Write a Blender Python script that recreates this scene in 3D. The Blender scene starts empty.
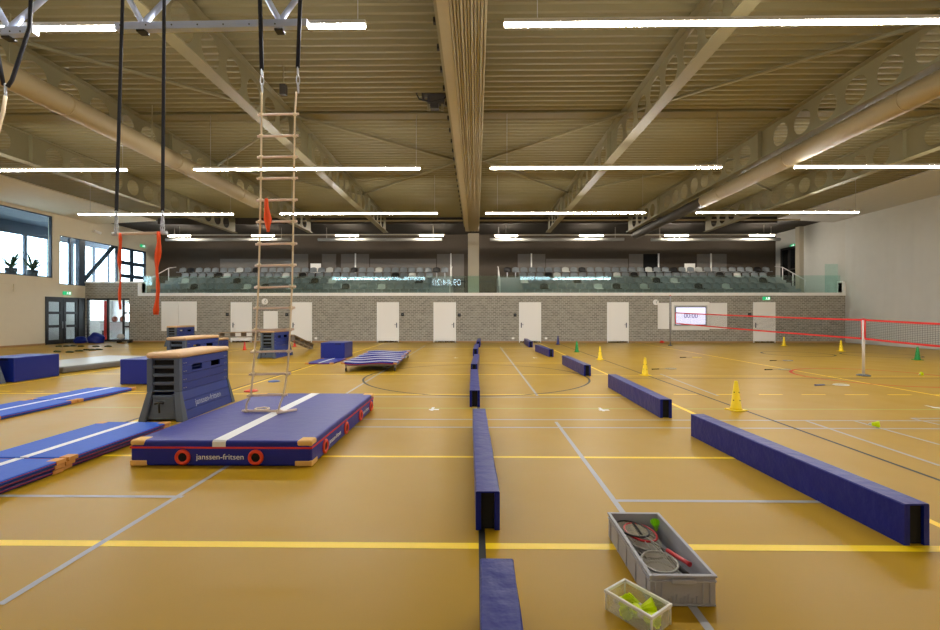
import bpy, bmesh, math, random
from mathutils import Vector, Matrix
random.seed(7)
PI = math.pi
SC = bpy.context.scene
COL = SC.collection
H, F, YAW = 1.7, 460.0, 0.01304
sa, ca = math.sin(YAW), math.cos(YAW)

# ------------------------------------------------------------------ measuring helpers (photo ray -> world)
def ray(px, py):
    u = (px - 470) / F; v = (314.5 - py) / F
    return Vector((-sa + ca * u, ca + sa * u, v))
def G(px, py, z=0.0):
    d = ray(px, py); t = (z - H) / d.z
    return Vector((d.x * t, d.y * t, z))
def AY(px, py, Y):
    d = ray(px, py); t = Y / d.y
    return Vector((d.x * t, Y, H + d.z * t))
def AX(px, py, X):
    d = ray(px, py); t = X / d.x
    return Vector((X, d.y * t, H + d.z * t))

# ------------------------------------------------------------------ materials
def lin(c):
    return tuple((x / 12.92 if x <= .04045 else ((x + .055) / 1.055) ** 2.4) for x in [v / 255 for v in c])
def mat(name, rgb, rough=.5, metal=0.0, spec=.5, noise=0.0, nscale=8.0, bump=0.0, bscale=60.0, emit=None, es=0.0, coat=0.0):
    m = bpy.data.materials.new(name); m.use_nodes = True
    nt = m.node_tree; b = nt.nodes['Principled BSDF']
    c = lin(rgb)
    b.inputs['Base Color'].default_value = (*c, 1); b.inputs['Roughness'].default_value = rough
    b.inputs['Metallic'].default_value = metal; b.inputs['Specular IOR Level'].default_value = spec
    b.inputs['Coat Weight'].default_value = coat
    tc = nt.nodes.new('ShaderNodeTexCoord')
    if noise:
        n = nt.nodes.new('ShaderNodeTexNoise'); n.inputs['Scale'].default_value = nscale; n.inputs['Detail'].default_value = 4
        r = nt.nodes.new('ShaderNodeMixRGB'); r.inputs[1].default_value = (*[x * (1 - noise) for x in c], 1)
        r.inputs[2].default_value = (*[min(1, x * (1 + noise)) for x in c], 1)
        nt.links.new(tc.outputs['Object'], n.inputs['Vector']); nt.links.new(n.outputs['Fac'], r.inputs[0])
        nt.links.new(r.outputs[0], b.inputs['Base Color'])
    if bump:
        n2 = nt.nodes.new('ShaderNodeTexNoise'); n2.inputs['Scale'].default_value = bscale; n2.inputs['Detail'].default_value = 3
        bp = nt.nodes.new('ShaderNodeBump'); bp.inputs['Strength'].default_value = bump; bp.inputs['Distance'].default_value = .02
        nt.links.new(tc.outputs['Object'], n2.inputs['Vector']); nt.links.new(n2.outputs['Fac'], bp.inputs['Height'])
        nt.links.new(bp.outputs['Normal'], b.inputs['Normal'])
    if emit:
        b.inputs['Emission Color'].default_value = (*lin(emit), 1); b.inputs['Emission Strength'].default_value = es
    return m
def glass(name, tint, refl=1.0, rough=0.02):
    m = bpy.data.materials.new(name); m.use_nodes = True; nt = m.node_tree; nt.nodes.clear()
    o = nt.nodes.new('ShaderNodeOutputMaterial'); t = nt.nodes.new('ShaderNodeBsdfTransparent'); g = nt.nodes.new('ShaderNodeBsdfGlossy')
    t.inputs['Color'].default_value = (*tint, 1); g.inputs['Roughness'].default_value = rough; g.inputs['Color'].default_value = (.9, 1, .97, 1)
    fr = nt.nodes.new('ShaderNodeFresnel'); ge = nt.nodes.new('ShaderNodeNewGeometry'); ir = nt.nodes.new('ShaderNodeMapRange')
    ir.inputs[3].default_value = 1.5; ir.inputs[4].default_value = 1 / 1.5; nt.links.new(ge.outputs['Backfacing'], ir.inputs[0]); nt.links.new(ir.outputs[0], fr.inputs['IOR'])
    mu = nt.nodes.new('ShaderNodeMath'); mu.operation = 'MULTIPLY'; mu.inputs[1].default_value = refl; mu.use_clamp = True
    mx = nt.nodes.new('ShaderNodeMixShader')
    nt.links.new(fr.outputs[0], mu.inputs[0]); nt.links.new(mu.outputs[0], mx.inputs[0])
    nt.links.new(t.outputs[0], mx.inputs[1]); nt.links.new(g.outputs[0], mx.inputs[2]); nt.links.new(mx.outputs[0], o.inputs['Surface'])
    return m
def emis(name, rgb, s):
    m = bpy.data.materials.new(name); m.use_nodes = True; nt = m.node_tree; nt.nodes.clear()
    o = nt.nodes.new('ShaderNodeOutputMaterial'); e = nt.nodes.new('ShaderNodeEmission')
    e.inputs['Color'].default_value = (*lin(rgb), 1); e.inputs['Strength'].default_value = s
    nt.links.new(e.outputs[0], o.inputs['Surface']); return m

def floor_mat():
    m = mat('sports_floor', (175, 137, 20), rough=.36, spec=.2, noise=.05, nscale=.7)
    nt = m.node_tree; b = nt.nodes['Principled BSDF']
    n = nt.nodes.new('ShaderNodeTexNoise'); n.inputs['Scale'].default_value = 1.3; n.inputs['Detail'].default_value = 5
    mr = nt.nodes.new('ShaderNodeMapRange'); mr.inputs[3].default_value = .30; mr.inputs[4].default_value = .44
    tc = [x for x in nt.nodes if x.type == 'TEX_COORD'][0]
    nt.links.new(tc.outputs['Object'], n.inputs['Vector']); nt.links.new(n.outputs['Fac'], mr.inputs[0]); nt.links.new(mr.outputs[0], b.inputs['Roughness'])
    return m
def brick_mat():
    m = bpy.data.materials.new('grey_brick'); m.use_nodes = True; nt = m.node_tree; b = nt.nodes['Principled BSDF']
    b.inputs['Roughness'].default_value = .85
    tc = nt.nodes.new('ShaderNodeTexCoord'); sp = nt.nodes.new('ShaderNodeSeparateXYZ'); cb = nt.nodes.new('ShaderNodeCombineXYZ')
    nt.links.new(tc.outputs['Object'], sp.inputs[0]); nt.links.new(sp.outputs['X'], cb.inputs['X']); nt.links.new(sp.outputs['Z'], cb.inputs['Y'])
    br = nt.nodes.new('ShaderNodeTexBrick')
    br.inputs['Color1'].default_value = (*lin((166, 161, 148)), 1); br.inputs['Color2'].default_value = (*lin((132, 127, 116)), 1)
    br.inputs['Mortar'].default_value = (*lin((196, 191, 180)), 1); br.inputs['Scale'].default_value = 1.0
    br.inputs['Brick Width'].default_value = .25; br.inputs['Row Height'].default_value = .105; br.inputs['Mortar Size'].default_value = .018
    br.inputs['Bias'].default_value = -.1
    n = nt.nodes.new('ShaderNodeTexNoise'); n.inputs['Scale'].default_value = 3; mx = nt.nodes.new('ShaderNodeMixRGB'); mx.blend_type = 'MULTIPLY'; mx.inputs[0].default_value = .35
    nt.links.new(cb.outputs[0], br.inputs['Vector']); nt.links.new(tc.outputs['Object'], n.inputs['Vector'])
    nt.links.new(br.outputs['Color'], mx.inputs[1]); nt.links.new(n.outputs['Fac'], mx.inputs[2]); nt.links.new(mx.outputs[0], b.inputs['Base Color'])
    bp = nt.nodes.new('ShaderNodeBump'); bp.inputs['Strength'].default_value = .4; bp.invert = True
    nt.links.new(br.outputs['Fac'], bp.inputs['Height']); nt.links.new(bp.outputs[0], b.inputs['Normal'])
    return m

M = {}
M['floor'] = floor_mat(); M['brick'] = brick_mat()
def lm(n, c): M[n] = mat('court_line_' + n, c, rough=.4)
lm('yellow', (255, 218, 0)); lm('grey', (166, 166, 170)); lm('black', (28, 24, 24)); lm('green', (168, 170, 66)); lm('red', (150, 50, 36)); lm('white', (235, 232, 225))
M['deck'] = mat('roof_deck', (128, 119, 82), rough=.6, noise=.05, nscale=1.5)
M['steel'] = mat('beam_paint', (136, 128, 95), rough=.5, noise=.05, nscale=2)
M['duct'] = mat('duct_paint', (160, 143, 106), rough=.6, spec=.3)
M['darkduct'] = mat('dark_flexible_duct', (62, 58, 54), rough=.6, noise=.2, nscale=10)
M['pleat'] = mat('folded_curtain_cloth', (176, 166, 138), rough=.7, noise=.06, nscale=5)
M['cream'] = mat('cream_wall', (226, 216, 194), rough=.85, noise=.03, nscale=3)
M['whitewall'] = mat('white_paint', (250, 249, 246), rough=.6, noise=.02)
M['whitedoor'] = mat('white_door_paint', (248, 246, 242), rough=.5)
M['greywall'] = mat('pale_block_wall', (204, 203, 198), rough=.85, noise=.04, nscale=4)
M['curtain'] = mat('grey_wall_fabric', (206, 207, 204), rough=.85, noise=.05, nscale=1.5)
M['darkwall'] = mat('dark_brown_wall', (70, 60, 49), rough=.75, noise=.06, nscale=2)
M['darkceil'] = mat('dark_ceiling_paint', (50, 44, 38), rough=.8)
M['panelgrey'] = mat('grey_brown_panel', (110, 104, 98), rough=.6)
M['black'] = mat('black_paint', (14, 14, 15), rough=.5)
M['doorframe'] = mat('dark_door_frame', (40, 38, 38), rough=.5)
M['blueframe'] = mat('dark_blue_window_frame', (46, 64, 84), rough=.4)
M['concrete'] = mat('grey_concrete', (150, 152, 153), rough=.8, noise=.06, nscale=6)
M['column'] = mat('column_paint', (178, 170, 152), rough=.6)
M['wood'] = mat('skirting_wood', (172, 134, 88), rough=.5, noise=.1, nscale=12)
M['blue'] = mat('blue_vinyl', (18, 32, 138), rough=.42, spec=.4, noise=.06, nscale=3, bump=.25, bscale=7)
M['skylitblue'] = mat('skylit_blue_vinyl', (12, 82, 196), rough=.5, spec=.25, noise=.06, nscale=3, bump=.15, bscale=8)  # blue brightened for the skylight reflected on the mat tops
M['barrier'] = mat('navy_vinyl', (2, 24, 126), rough=.36, spec=.32, noise=.12, nscale=5, bump=.55, bscale=7)
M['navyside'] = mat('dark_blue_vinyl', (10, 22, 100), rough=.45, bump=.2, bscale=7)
M['hollow'] = mat('dark_recess', (8, 8, 9), rough=.9)  # near-black standing in for the shade inside hollows, slots, holes and the doorway
M['blockblue'] = mat('bright_blue_vinyl', (6, 34, 134), rough=.4, noise=.05, bump=.12, bscale=6)
M['tan'] = mat('tan_leather', (214, 176, 132), rough=.55, noise=.07, nscale=9)
M['patch'] = mat('tan_corner_leather', (226, 178, 98), rough=.6, noise=.08, nscale=14)
M['orangepatch'] = mat('orange_corner_leather', (208, 148, 78), rough=.6)
M['red'] = mat('red_webbing', (206, 40, 42), rough=.6)
M['darkred'] = mat('dark_red_piping', (150, 26, 34), rough=.6)
M['redring'] = mat('orange_red_ring', (228, 70, 40), rough=.5)
M['white'] = mat('white_vinyl', (232, 234, 236), rough=.5)
M['boxgrey'] = mat('vault_box_grey', (84, 94, 108), rough=.6, noise=.05)
M['boxblue'] = mat('vault_box_blue', (28, 54, 140), rough=.5, noise=.08, nscale=7)
M['logo'] = mat('pale_lettering', (176, 184, 214), rough=.5)
M['rope'] = mat('beige_rope', (234, 216, 186), rough=.85, noise=.15, nscale=60)
M['rung'] = mat('wooden_rung', (236, 212, 194), rough=.6, noise=.08, nscale=20)
M['strap'] = mat('black_strap', (20, 22, 34), rough=.7)
M['chain'] = mat('zinc_chain', (190, 194, 200), rough=.35, metal=.8)
M['rig'] = mat('pale_blue_steel', (190, 202, 228), rough=.4, metal=.2)
M['bar'] = mat('trapeze_wood', (214, 190, 170), rough=.5)
M['ribbon'] = mat('orange_cloth', (255, 84, 10), rough=.65, noise=.1, nscale=9, bump=.3, bscale=14)
M['coney'] = mat('yellow_plastic', (250, 216, 20), rough=.4)
M['coneg'] = mat('green_plastic', (20, 140, 60), rough=.4)
M['coner'] = mat('red_plastic', (226, 54, 40), rough=.4)
M['coneb'] = mat('navy_plastic', (34, 36, 110), rough=.4)
M['netred'] = mat('red_net_tape', (222, 44, 44), rough=.6)
M['netgrey'] = mat('grey_net_cord', (70, 74, 76), rough=.8)
M['pole'] = mat('white_pole', (220, 216, 214), rough=.4)
M['polegrey'] = mat('grey_pole', (156, 156, 160), rough=.4, metal=.3)
M['benchgrey'] = mat('bench_grey_paint', (128, 118, 106), rough=.6)
M['crate'] = mat('grey_crate_plastic', (164, 164, 172), rough=.5, noise=.05, nscale=12)
M['cratedark'] = mat('crate_inner_plastic', (138, 139, 148), rough=.55)
M['shuttle'] = mat('lime_yellow_plastic', (240, 255, 10), rough=.45)
M['lime'] = mat('lime_green_plastic', (158, 214, 40), rough=.45)
M['racketred'] = mat('racket_red', (190, 36, 44), rough=.35)
M['racketgrey'] = mat('racket_grey', (150, 148, 140), rough=.35, metal=.3)
M['racketblack'] = mat('racket_black', (34, 32, 32), rough=.4)
M['racketblue'] = mat('racket_blue', (50, 90, 170), rough=.35)
M['string'] = mat('racket_string', (206, 198, 176), rough=.6)
M['grip'] = mat('racket_grip', (34, 30, 30), rough=.8)
M['gripwhite'] = mat('racket_grip_white', (224, 222, 216), rough=.8)
M['seatgrey'] = mat('seat_grey_plastic', (142, 150, 156), rough=.45)
M['seatblack'] = mat('seat_black_plastic', (22, 22, 24), rough=.4)
M['seatwhite'] = mat('seat_white_plastic', (226, 228, 224), rough=.45)
M['metal'] = mat('brushed_metal', (170, 172, 174), rough=.35, metal=.8)
M['fixture'] = mat('lamp_housing', (196, 190, 178), rough=.5)
M['trough'] = mat('grey_trough', (150, 150, 146), rough=.45)
M['lamp'] = emis('lamp_diffuser', (255, 252, 246), 86)
M['lampsmall'] = emis('small_lamp_diffuser', (255, 242, 222), 170)
M['exit'] = mat('exit_sign_green', (20, 150, 96), rough=.5, emit=(40, 200, 130), es=.6)
M['exitwhite'] = mat('exit_sign_white', (240, 250, 245), rough=.5, emit=(240, 255, 250), es=.8)
M['screen'] = mat('lit_screen', (30, 30, 34), rough=.3, emit=(236, 230, 255), es=1.1)
M['screentext'] = mat('screen_digits', (70, 50, 130), rough=.4, emit=(92, 66, 150), es=.5)
M['led'] = emis('led_digits', (220, 232, 255), 9)
M['clear'] = glass('window_glass', (.90, .95, .97))
M['parapet'] = glass('green_parapet_glass', (.85, .955, .935), refl=1.2, rough=0.0)
M['clearbox'] = None
M['leaf'] = mat('leaf_green', (44, 74, 46), rough=.5, noise=.2, nscale=8)
M['pot'] = mat('dark_plant_pot', (46, 50, 54), rough=.6)
M['airmat'] = mat('window_glare_vinyl', (176, 172, 162), rough=.3, noise=.03)
M['airside'] = mat('grey_vinyl', (112, 110, 108), rough=.5, bump=.2, bscale=8)
M['olive'] = mat('dark_green_cloth', (60, 66, 44), rough=.8, noise=.2)
M['groundout'] = mat('outside_paving', (170, 170, 168), rough=.9)

def clearbox_mat(fac):
    m = bpy.data.materials.new('frosted_clear_plastic'); m.use_nodes = True; nt = m.node_tree; b = nt.nodes['Principled BSDF']
    b.inputs['Base Color'].default_value = (.93, .92, .86, 1); b.inputs['Roughness'].default_value = .3
    o = [n for n in nt.nodes if n.type == 'OUTPUT_MATERIAL'][0]
    t = nt.nodes.new('ShaderNodeBsdfTransparent'); t.inputs['Color'].default_value = (.95, .95, .9, 1)
    mx = nt.nodes.new('ShaderNodeMixShader'); mx.inputs[0].default_value = fac
    nt.links.new(t.outputs[0], mx.inputs[1]); nt.links.new(b.outputs[0], mx.inputs[2]); nt.links.new(mx.outputs[0], o.inputs['Surface'])
    return m
M['clearbox'] = clearbox_mat(.22); M['clearrim2'] = clearbox_mat(.78)
M['clearrim'] = mat('frosted_rim_plastic', (214, 212, 200), rough=.35)

# ------------------------------------------------------------------ mesh helpers
def box(bm, x0, x1, y0, y1, z0, z1, mi=0):
    v = [bm.verts.new((x, y, z)) for z in (z0, z1) for y in (y0, y1) for x in (x0, x1)]
    for q in ((0, 2, 3, 1), (4, 5, 7, 6), (0, 1, 5, 4), (2, 6, 7, 3), (0, 4, 6, 2), (1, 3, 7, 5)):
        f = bm.faces.new([v[i] for i in q]); f.material_index = mi
    return v
def hexa(bm, b4, t4, mi=0):
    vb = [bm.verts.new(p) for p in b4]; vt = [bm.verts.new(p) for p in t4]
    fs = [bm.faces.new(vb[::-1]), bm.faces.new(vt)]
    for i in range(4):
        j = (i + 1) % 4; fs.append(bm.faces.new((vb[i], vb[j], vt[j], vt[i])))
    for f in fs: f.material_index = mi
def quad(bm, pts, mi=0):
    f = bm.faces.new([bm.verts.new(p) for p in pts]); f.material_index = mi; return f
def frame_of(d):
    d = Vector(d).normalized(); a = Vector((0, 0, 1)) if abs(d.z) < .9 else Vector((1, 0, 0))
    u = d.cross(a).normalized(); return u, d.cross(u).normalized()
def tube(bm, pts, r, seg=8, closed=False, mi=0, cap=True):
    pts = [Vector(p) for p in pts]; n = len(pts); rings = []
    for i, p in enumerate(pts):
        if closed: d = pts[(i + 1) % n] - pts[i - 1]
        else: d = pts[min(i + 1, n - 1)] - pts[max(i - 1, 0)]
        u, w = frame_of(d)
        if rings:
            u = (lu - d.normalized() * lu.dot(d.normalized())).normalized(); w = d.normalized().cross(u)
        lu = u
        rr = r[i] if isinstance(r, (list, tuple)) else r
        rings.append([bm.verts.new(p + (u * math.cos(2 * PI * k / seg) + w * math.sin(2 * PI * k / seg)) * rr) for k in range(seg)])
    m = n if closed else n - 1
    for i in range(m):
        a, b = rings[i], rings[(i + 1) % n]
        for k in range(seg):
            f = bm.faces.new((a[k], a[(k + 1) % seg], b[(k + 1) % seg], b[k])); f.material_index = mi; f.smooth = True
    if cap and not closed:
        bm.faces.new(rings[0][::-1]).material_index = mi; bm.faces.new(rings[-1]).material_index = mi
def lathe(bm, prof, c=(0, 0, 0), seg=24, mi=0, sm=True):
    c = Vector(c); rings = []
    for r, z in prof:
        rings.append([bm.verts.new(c + Vector((r * math.cos(2 * PI * k / seg), r * math.sin(2 * PI * k / seg), z))) for k in range(seg)])
    for a, b in zip(rings, rings[1:]):
        for k in range(seg):
            f = bm.faces.new((a[k], a[(k + 1) % seg], b[(k + 1) % seg], b[k])); f.smooth = sm; f.material_index = mi
    bm.faces.new(rings[0][::-1]).material_index = mi; bm.faces.new(rings[-1]).material_index = mi
def obj(name, bm, m, parent=None, bev=0.0, seg=2, loc=None, rotz=0, clean=False):
    if clean: bmesh.ops.remove_doubles(bm, verts=bm.verts, dist=1e-4)
    bmesh.ops.recalc_face_normals(bm, faces=bm.faces)
    me = bpy.data.meshes.new(name); bm.to_mesh(me); bm.free()
    for x in (m if isinstance(m, (list, tuple)) else [m]): me.materials.append(x)
    o = bpy.data.objects.new(name, me); COL.objects.link(o)
    if parent: o.parent = parent
    if loc is not None: o.location = loc
    o.rotation_euler.z = rotz
    if bev:
        b = o.modifiers.new('bevel', 'BEVEL'); b.width = bev; b.segments = seg; b.limit_method = 'ANGLE'; b.angle_limit = .6; b.harden_normals = False
        for p in me.polygons: p.use_smooth = True
        wn = o.modifiers.new('wn', 'WEIGHTED_NORMAL'); wn.keep_sharp = True
    return o
def nb(): return bmesh.new()
def tag(o, label, cat, group=None):
    o['label'] = label; o['category'] = cat
    if group: o['group'] = group
    return o
def thing(name, label, cat, loc=(0, 0, 0), rotz=0, group=None):
    o = bpy.data.objects.new(name, None); COL.objects.link(o); o.location = loc; o.rotation_euler.z = rotz
    o.empty_display_size = .2
    return tag(o, label, cat, group)
def struct(name, bm, m, parent=None, **k):
    o = obj(name, bm, m, parent, **k)
    o['kind'] = 'structure'
    return o
KIDS = {}
def dup(o, parent=None):
    c = o.copy(); COL.objects.link(c); c.parent = parent
    for ch in o.children: dup(ch, c)
    return c
def text(name, s, size, center, u, v, m, parent=None, extr=.001, sx=1.0):
    cu = bpy.data.curves.new(name, 'FONT'); cu.body = s; cu.size = size; cu.extrude = extr; cu.align_x = 'CENTER'; cu.align_y = 'CENTER'
    t = bpy.data.objects.new('tmp', cu); COL.objects.link(t)
    me = bpy.data.meshes.new_from_object(t.evaluated_get(bpy.context.evaluated_depsgraph_get()))
    bpy.data.objects.remove(t); bpy.data.curves.remove(cu)
    u = Vector(u).normalized(); v = Vector(v).normalized(); n = u.cross(v); c = Vector(center)
    me.transform(Matrix(((u.x * sx, v.x, n.x, c.x), (u.y * sx, v.y, n.y, c.y), (u.z * sx, v.z, n.z, c.z), (0, 0, 0, 1))))
    me.name = name; me.materials.clear(); me.materials.append(m)
    o = bpy.data.objects.new(name, me); COL.objects.link(o)
    if parent: o.parent = parent
    return o
def wall_cells(bm, axis, p0, p1, us, vs, holes):
    """wall slab between planes p0,p1 on axis ('x' or 'y'); rectangles in (u,v=z) with holes (u0,u1,v0,v1)"""
    U = sorted(set([us[0], us[1]] + [h for a in holes for h in a[:2] if us[0] < h < us[1]]))
    V = sorted(set([vs[0], vs[1]] + [h for a in holes for h in a[2:] if vs[0] < h < vs[1]]))
    nu, nv = len(U) - 1, len(V) - 1
    full = [[not any(a[0] < (U[i] + U[i + 1]) / 2 < a[1] and a[2] < (V[j] + V[j + 1]) / 2 < a[3] for a in holes) for j in range(nv)] for i in range(nu)]
    P = lambda p, u, v: (p, u, v) if axis == 'x' else (u, p, v)
    for i in range(nu):
        for j in range(nv):
            if not full[i][j]: continue
            a, b, c, d = U[i], U[i + 1], V[j], V[j + 1]
            for p in (p0, p1): quad(bm, [P(p, a, c), P(p, b, c), P(p, b, d), P(p, a, d)])
            if i == 0 or not full[i - 1][j]: quad(bm, [P(p0, a, c), P(p1, a, c), P(p1, a, d), P(p0, a, d)])
            if i == nu - 1 or not full[i + 1][j]: quad(bm, [P(p0, b, c), P(p1, b, c), P(p1, b, d), P(p0, b, d)])
            if j == 0 or not full[i][j - 1]: quad(bm, [P(p0, a, c), P(p1, a, c), P(p1, b, c), P(p0, b, c)])
            if j == nv - 1 or not full[i][j + 1]: quad(bm, [P(p0, a, d), P(p1, a, d), P(p1, b, d), P(p0, b, d)])
ORD = ['', 'first', 'second', 'third', 'fourth', 'fifth', 'sixth', 'seventh', 'eighth', 'ninth', 'tenth', 'eleventh', 'twelfth', 'thirteenth', 'fourteenth', 'fifteenth', 'sixteenth', 'seventeenth', 'eighteenth', 'nineteenth', 'twentieth']
def ordw(n):
    if n <= 20: return ORD[n]
    t = {2: 'twenty', 3: 'thirty'}[n // 10]
    return {20: 'twentieth', 30: 'thirtieth'}[n] if n % 10 == 0 else t + '-' + ORD[n % 10]

# ------------------------------------------------------------------ camera, world
cam = bpy.data.cameras.new('camera'); co = bpy.data.objects.new('camera', cam); COL.objects.link(co)
co.location = (0, 0, H); co.rotation_euler = (PI / 2, 0, YAW)
cam.sensor_width = 36; cam.lens = F / 940 * 36; cam.shift_y = -.5 / 940; cam.clip_end = 300; cam.clip_start = .05
SC.camera = co
w = bpy.data.worlds.new('sky'); SC.world = w; w.use_nodes = True
bg = w.node_tree.nodes['Background']; bg.inputs[0].default_value = (.80, .90, 1, 1); bg.inputs[1].default_value = 9.0
SC.view_settings.view_transform = 'Standard'; SC.view_settings.look = 'None'; SC.view_settings.gamma = 1
SC.view_settings.use_curve_mapping = False; SC.view_settings.exposure = 0.31
SC.cycles.max_bounces = 10; SC.cycles.diffuse_bounces = 6; SC.cycles.transparent_max_bounces = 24
SC.cycles.sample_clamp_indirect = 6; SC.cycles.use_denoising = True

# ------------------------------------------------------------------ room shell
XL, XR, YB, YF, YT = -24.05, 22.28, 28.0, -1.5, 34.5
ZD, ZBM = 7.69, 6.72           # deck underside, beam underside
DZ = ZBM - H
# floor with court markings
bm = nb()
quad(bm, [(XL - .2, YF - .2, 0), (XR + .2, YF - .2, 0), (XR + .2, YB + .15, 0), (XL - .2, YB + .15, 0)])
LI = {'yellow': 1, 'grey': 2, 'black': 3, 'green': 4, 'red': 5, 'white': 6}
_lz = [0.0016]
def line(p, q, wd, c):
    p = Vector((p[0], p[1])); q = Vector((q[0], q[1])); d = (q - p).normalized(); n = Vector((-d.y, d.x)) * wd / 2
    _lz[0] += .00008; z = _lz[0]
    quad(bm, [(*(p - n), z), (*(q - n), z), (*(q + n), z), (*(p + n), z)], LI[c])
def arc(c, r, wd, col, a0=0, a1=2 * PI, n=72):
    _lz[0] += .00008; z = _lz[0]
    for k in range(n):
        a, b = a0 + (a1 - a0) * k / n, a0 + (a1 - a0) * (k + 1) / n
        quad(bm, [(c[0] + rr * math.cos(t), c[1] + rr * math.sin(t), z) for rr, t in ((r - wd / 2, a), (r + wd / 2, a), (r + wd / 2, b), (r - wd / 2, b))], LI[col])
def gy(py): return G(476, py).y
XSIDE = G(674, 404.7).x
for py, x0, x1, wd, c in ((546.0, XL, XR, .085, 'yellow'), (457, XL, XSIDE, .06, 'yellow'), (394.5, XL, XSIDE, .07, 'yellow'), (374.6, XL, XSIDE, .07, 'yellow'),
                          (363, XL, XSIDE, .07, 'yellow'), (348.6, XL, XSIDE, .08, 'yellow'), (408.4, XL, XR, .06, 'green'), (419.6, -4, 9.5, .05, 'grey'),
                          (427.4, -4, 9.0, .05, 'grey'), (397.2, -3, 3.5, .05, 'grey'), (378.0, 3.7, XR, .05, 'black'), (375.6, 4, XR, .05, 'yellow')):
    line((x0, gy(py)), (x1, gy(py)), wd, c)
yy = G(700, 501.3).y; line((G(615, 501.3).x, yy), (XSIDE, yy), .05, 'grey')
yy = G(100, 496.5).y; line((G(-40, 496.5).x, yy), (-2.73, yy), .05, 'grey')
line((XSIDE, -1.4), (XSIDE, YB), .075, 'yellow')
a = G(556, 422); b = G(620, 510); line((b.x, -1), (a.x, a.y), .05, 'grey'); a2 = G(537.5, 396); b2 = G(500, 347); line((a2.x, a2.y), (b2.x, b2.y), .05, 'grey')
a = G(0, 605); b = G(222, 470); line((a.x, a.y), (b.x, 25), .05, 'grey')
a = G(580, 351); b = G(940, 481); line((b.x, -1), ((a.x + b.x) / 2, YB), .05, 'black')
xx = G(270, 379).x; line((xx, -1), (xx, YB), .06, 'yellow'); line((xx - .1, -1), (xx - .1, 14.5), .05, 'black')
xx = G(800, 371.5).x; line((xx, -1), (xx, YB), .07, 'yellow')
xx = G(60, 377).x; line((xx, -1), (xx, YB), .07, 'yellow')
line((.045, -1), (.045, YB), .05, 'black')
arc((0.0, 12.55), 3.0, .055, 'black')
c = G(797, 354); arc((c.x, c.y), 1.3, .085, 'black')
c = G(875, 376.5); arc((c.x, c.y), 1.9, .08, 'red'); c = G(880, 355); arc((c.x, c.y), 1.3, .08, 'black')
for x0, y0, x1, y1 in ((806, 421, 940, 466), (854, 421, 940, 445), (660, 374, 718, 396), (911, 418.5, 940, 425)):
    p, q = G(x0, y0), G(x1, y1); line(p, q, .05, 'grey')
p = G(911, 418.5); line((p.x, p.y), (p.x + 3, p.y), .05, 'grey')
for k in range(7):                                                     # dashed yellow line by the right-hand courts and by the left wall
    y0 = gy(394); line((4.2 + k * .9, y0), (4.7 + k * .9, y0), .06, 'yellow')
    y1 = G(40, 391.4).y; line((-12.2 + k * .75, y1), (-11.8 + k * .75, y1), .06, 'yellow')
for px, py in ((434, 409.8), (604, 410.3), (456, 358), (535, 358), (938, 408)):   # white court ticks
    p = G(px, py); line((p.x - .09, p.y), (p.x + .09, p.y), .09, 'white'); line((p.x - .03, p.y - .1), (p.x - .03, p.y + .2), .05, 'white')
struct('floor', bm, [M['floor'], M['yellow'], M['grey'], M['black'], M['green'], M['red'], M['white']])

# ceiling: corrugated deck over the hall, dark flat ceiling over the stand
bm = nb(); prof = []; y = YF - .2
while y < 29.0:
    prof += [(y, ZD), (y + .075, ZD), (y + .09, ZD + .13), (y + .17, ZD + .13)]; y += .27
prof.append((y, ZD))
L = [bm.verts.new((XL - .3, a, b)) for a, b in prof]; R = [bm.verts.new((XR + .3, a, b)) for a, b in prof]
for i in range(len(prof) - 1): bm.faces.new((L[i], L[i + 1], R[i + 1], R[i]))
struct('ceiling', bm, M['deck'])
bm = nb(); box(bm, XL - .3, XR + .3, YF - .3, y, ZD + .17, ZD + .3); struct('ceiling.001', bm, M['deck'])
bm = nb(); box(bm, XL - .3, XR + .3, y - .02, YT + .3, ZD, ZD + .3); struct('ceiling.002', bm, M['darkceil'])
# walls
gx0, gx1, gz = AY(86, 300, YB).x, AY(129.5, 300, YB).x, AY(100, 298.3, YB).z
bm = nb()
ZLEDGE, ZGL = AY(476, 293.2, YB).z, AY(476, 275.6, YB).z
ZHI = AY(110, 283.2, YB).z
xs0, xs1 = AY(142, 290, YB).x, AY(842, 290, YB).x
wall_cells(bm, 'y', YB, YB + .3, (XL, XR), (0, ZHI), [(gx0, gx1, .06, gz), (xs0, xs1, ZLEDGE - .06, ZHI + 1)])
struct('wall_back', bm, M['brick'], clean=True)
bm = nb()   # white coping along the parapet, stepping up at both ends
box(bm, xs0, xs1, YB - .06, YB + .36, ZLEDGE - .16, ZLEDGE + .02)
box(bm, xs0 - .22, xs0, YB - .06, YB + .36, ZLEDGE - .16, ZHI + .1); box(bm, XL + .02, xs0 - .22, YB - .06, YB + .36, ZHI, ZHI + .1)
box(bm, xs1, xs1 + .22, YB - .06, YB + .36, ZLEDGE - .16, ZHI + .1); box(bm, xs1 + .22, XR, YB - .06, YB + .36, ZHI, ZHI + .1)
struct('trim_1', bm, M['whitewall'])
bm = nb(); box(bm, gx1 + .05, XR, YB - .03, YB, 0, .09); struct('baseboard_back', bm, M['wood'])
bm = nb(); wall_cells(bm, 'y', YF - .3, YF, (XL - .3, XR + .3), (0, ZD + .15), [(-18.2, -6.4, 6.0, 6.5), (5.5, 17, 6.0, 6.5)])
struct('wall_front', bm, M['cream'], clean=True)
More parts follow.
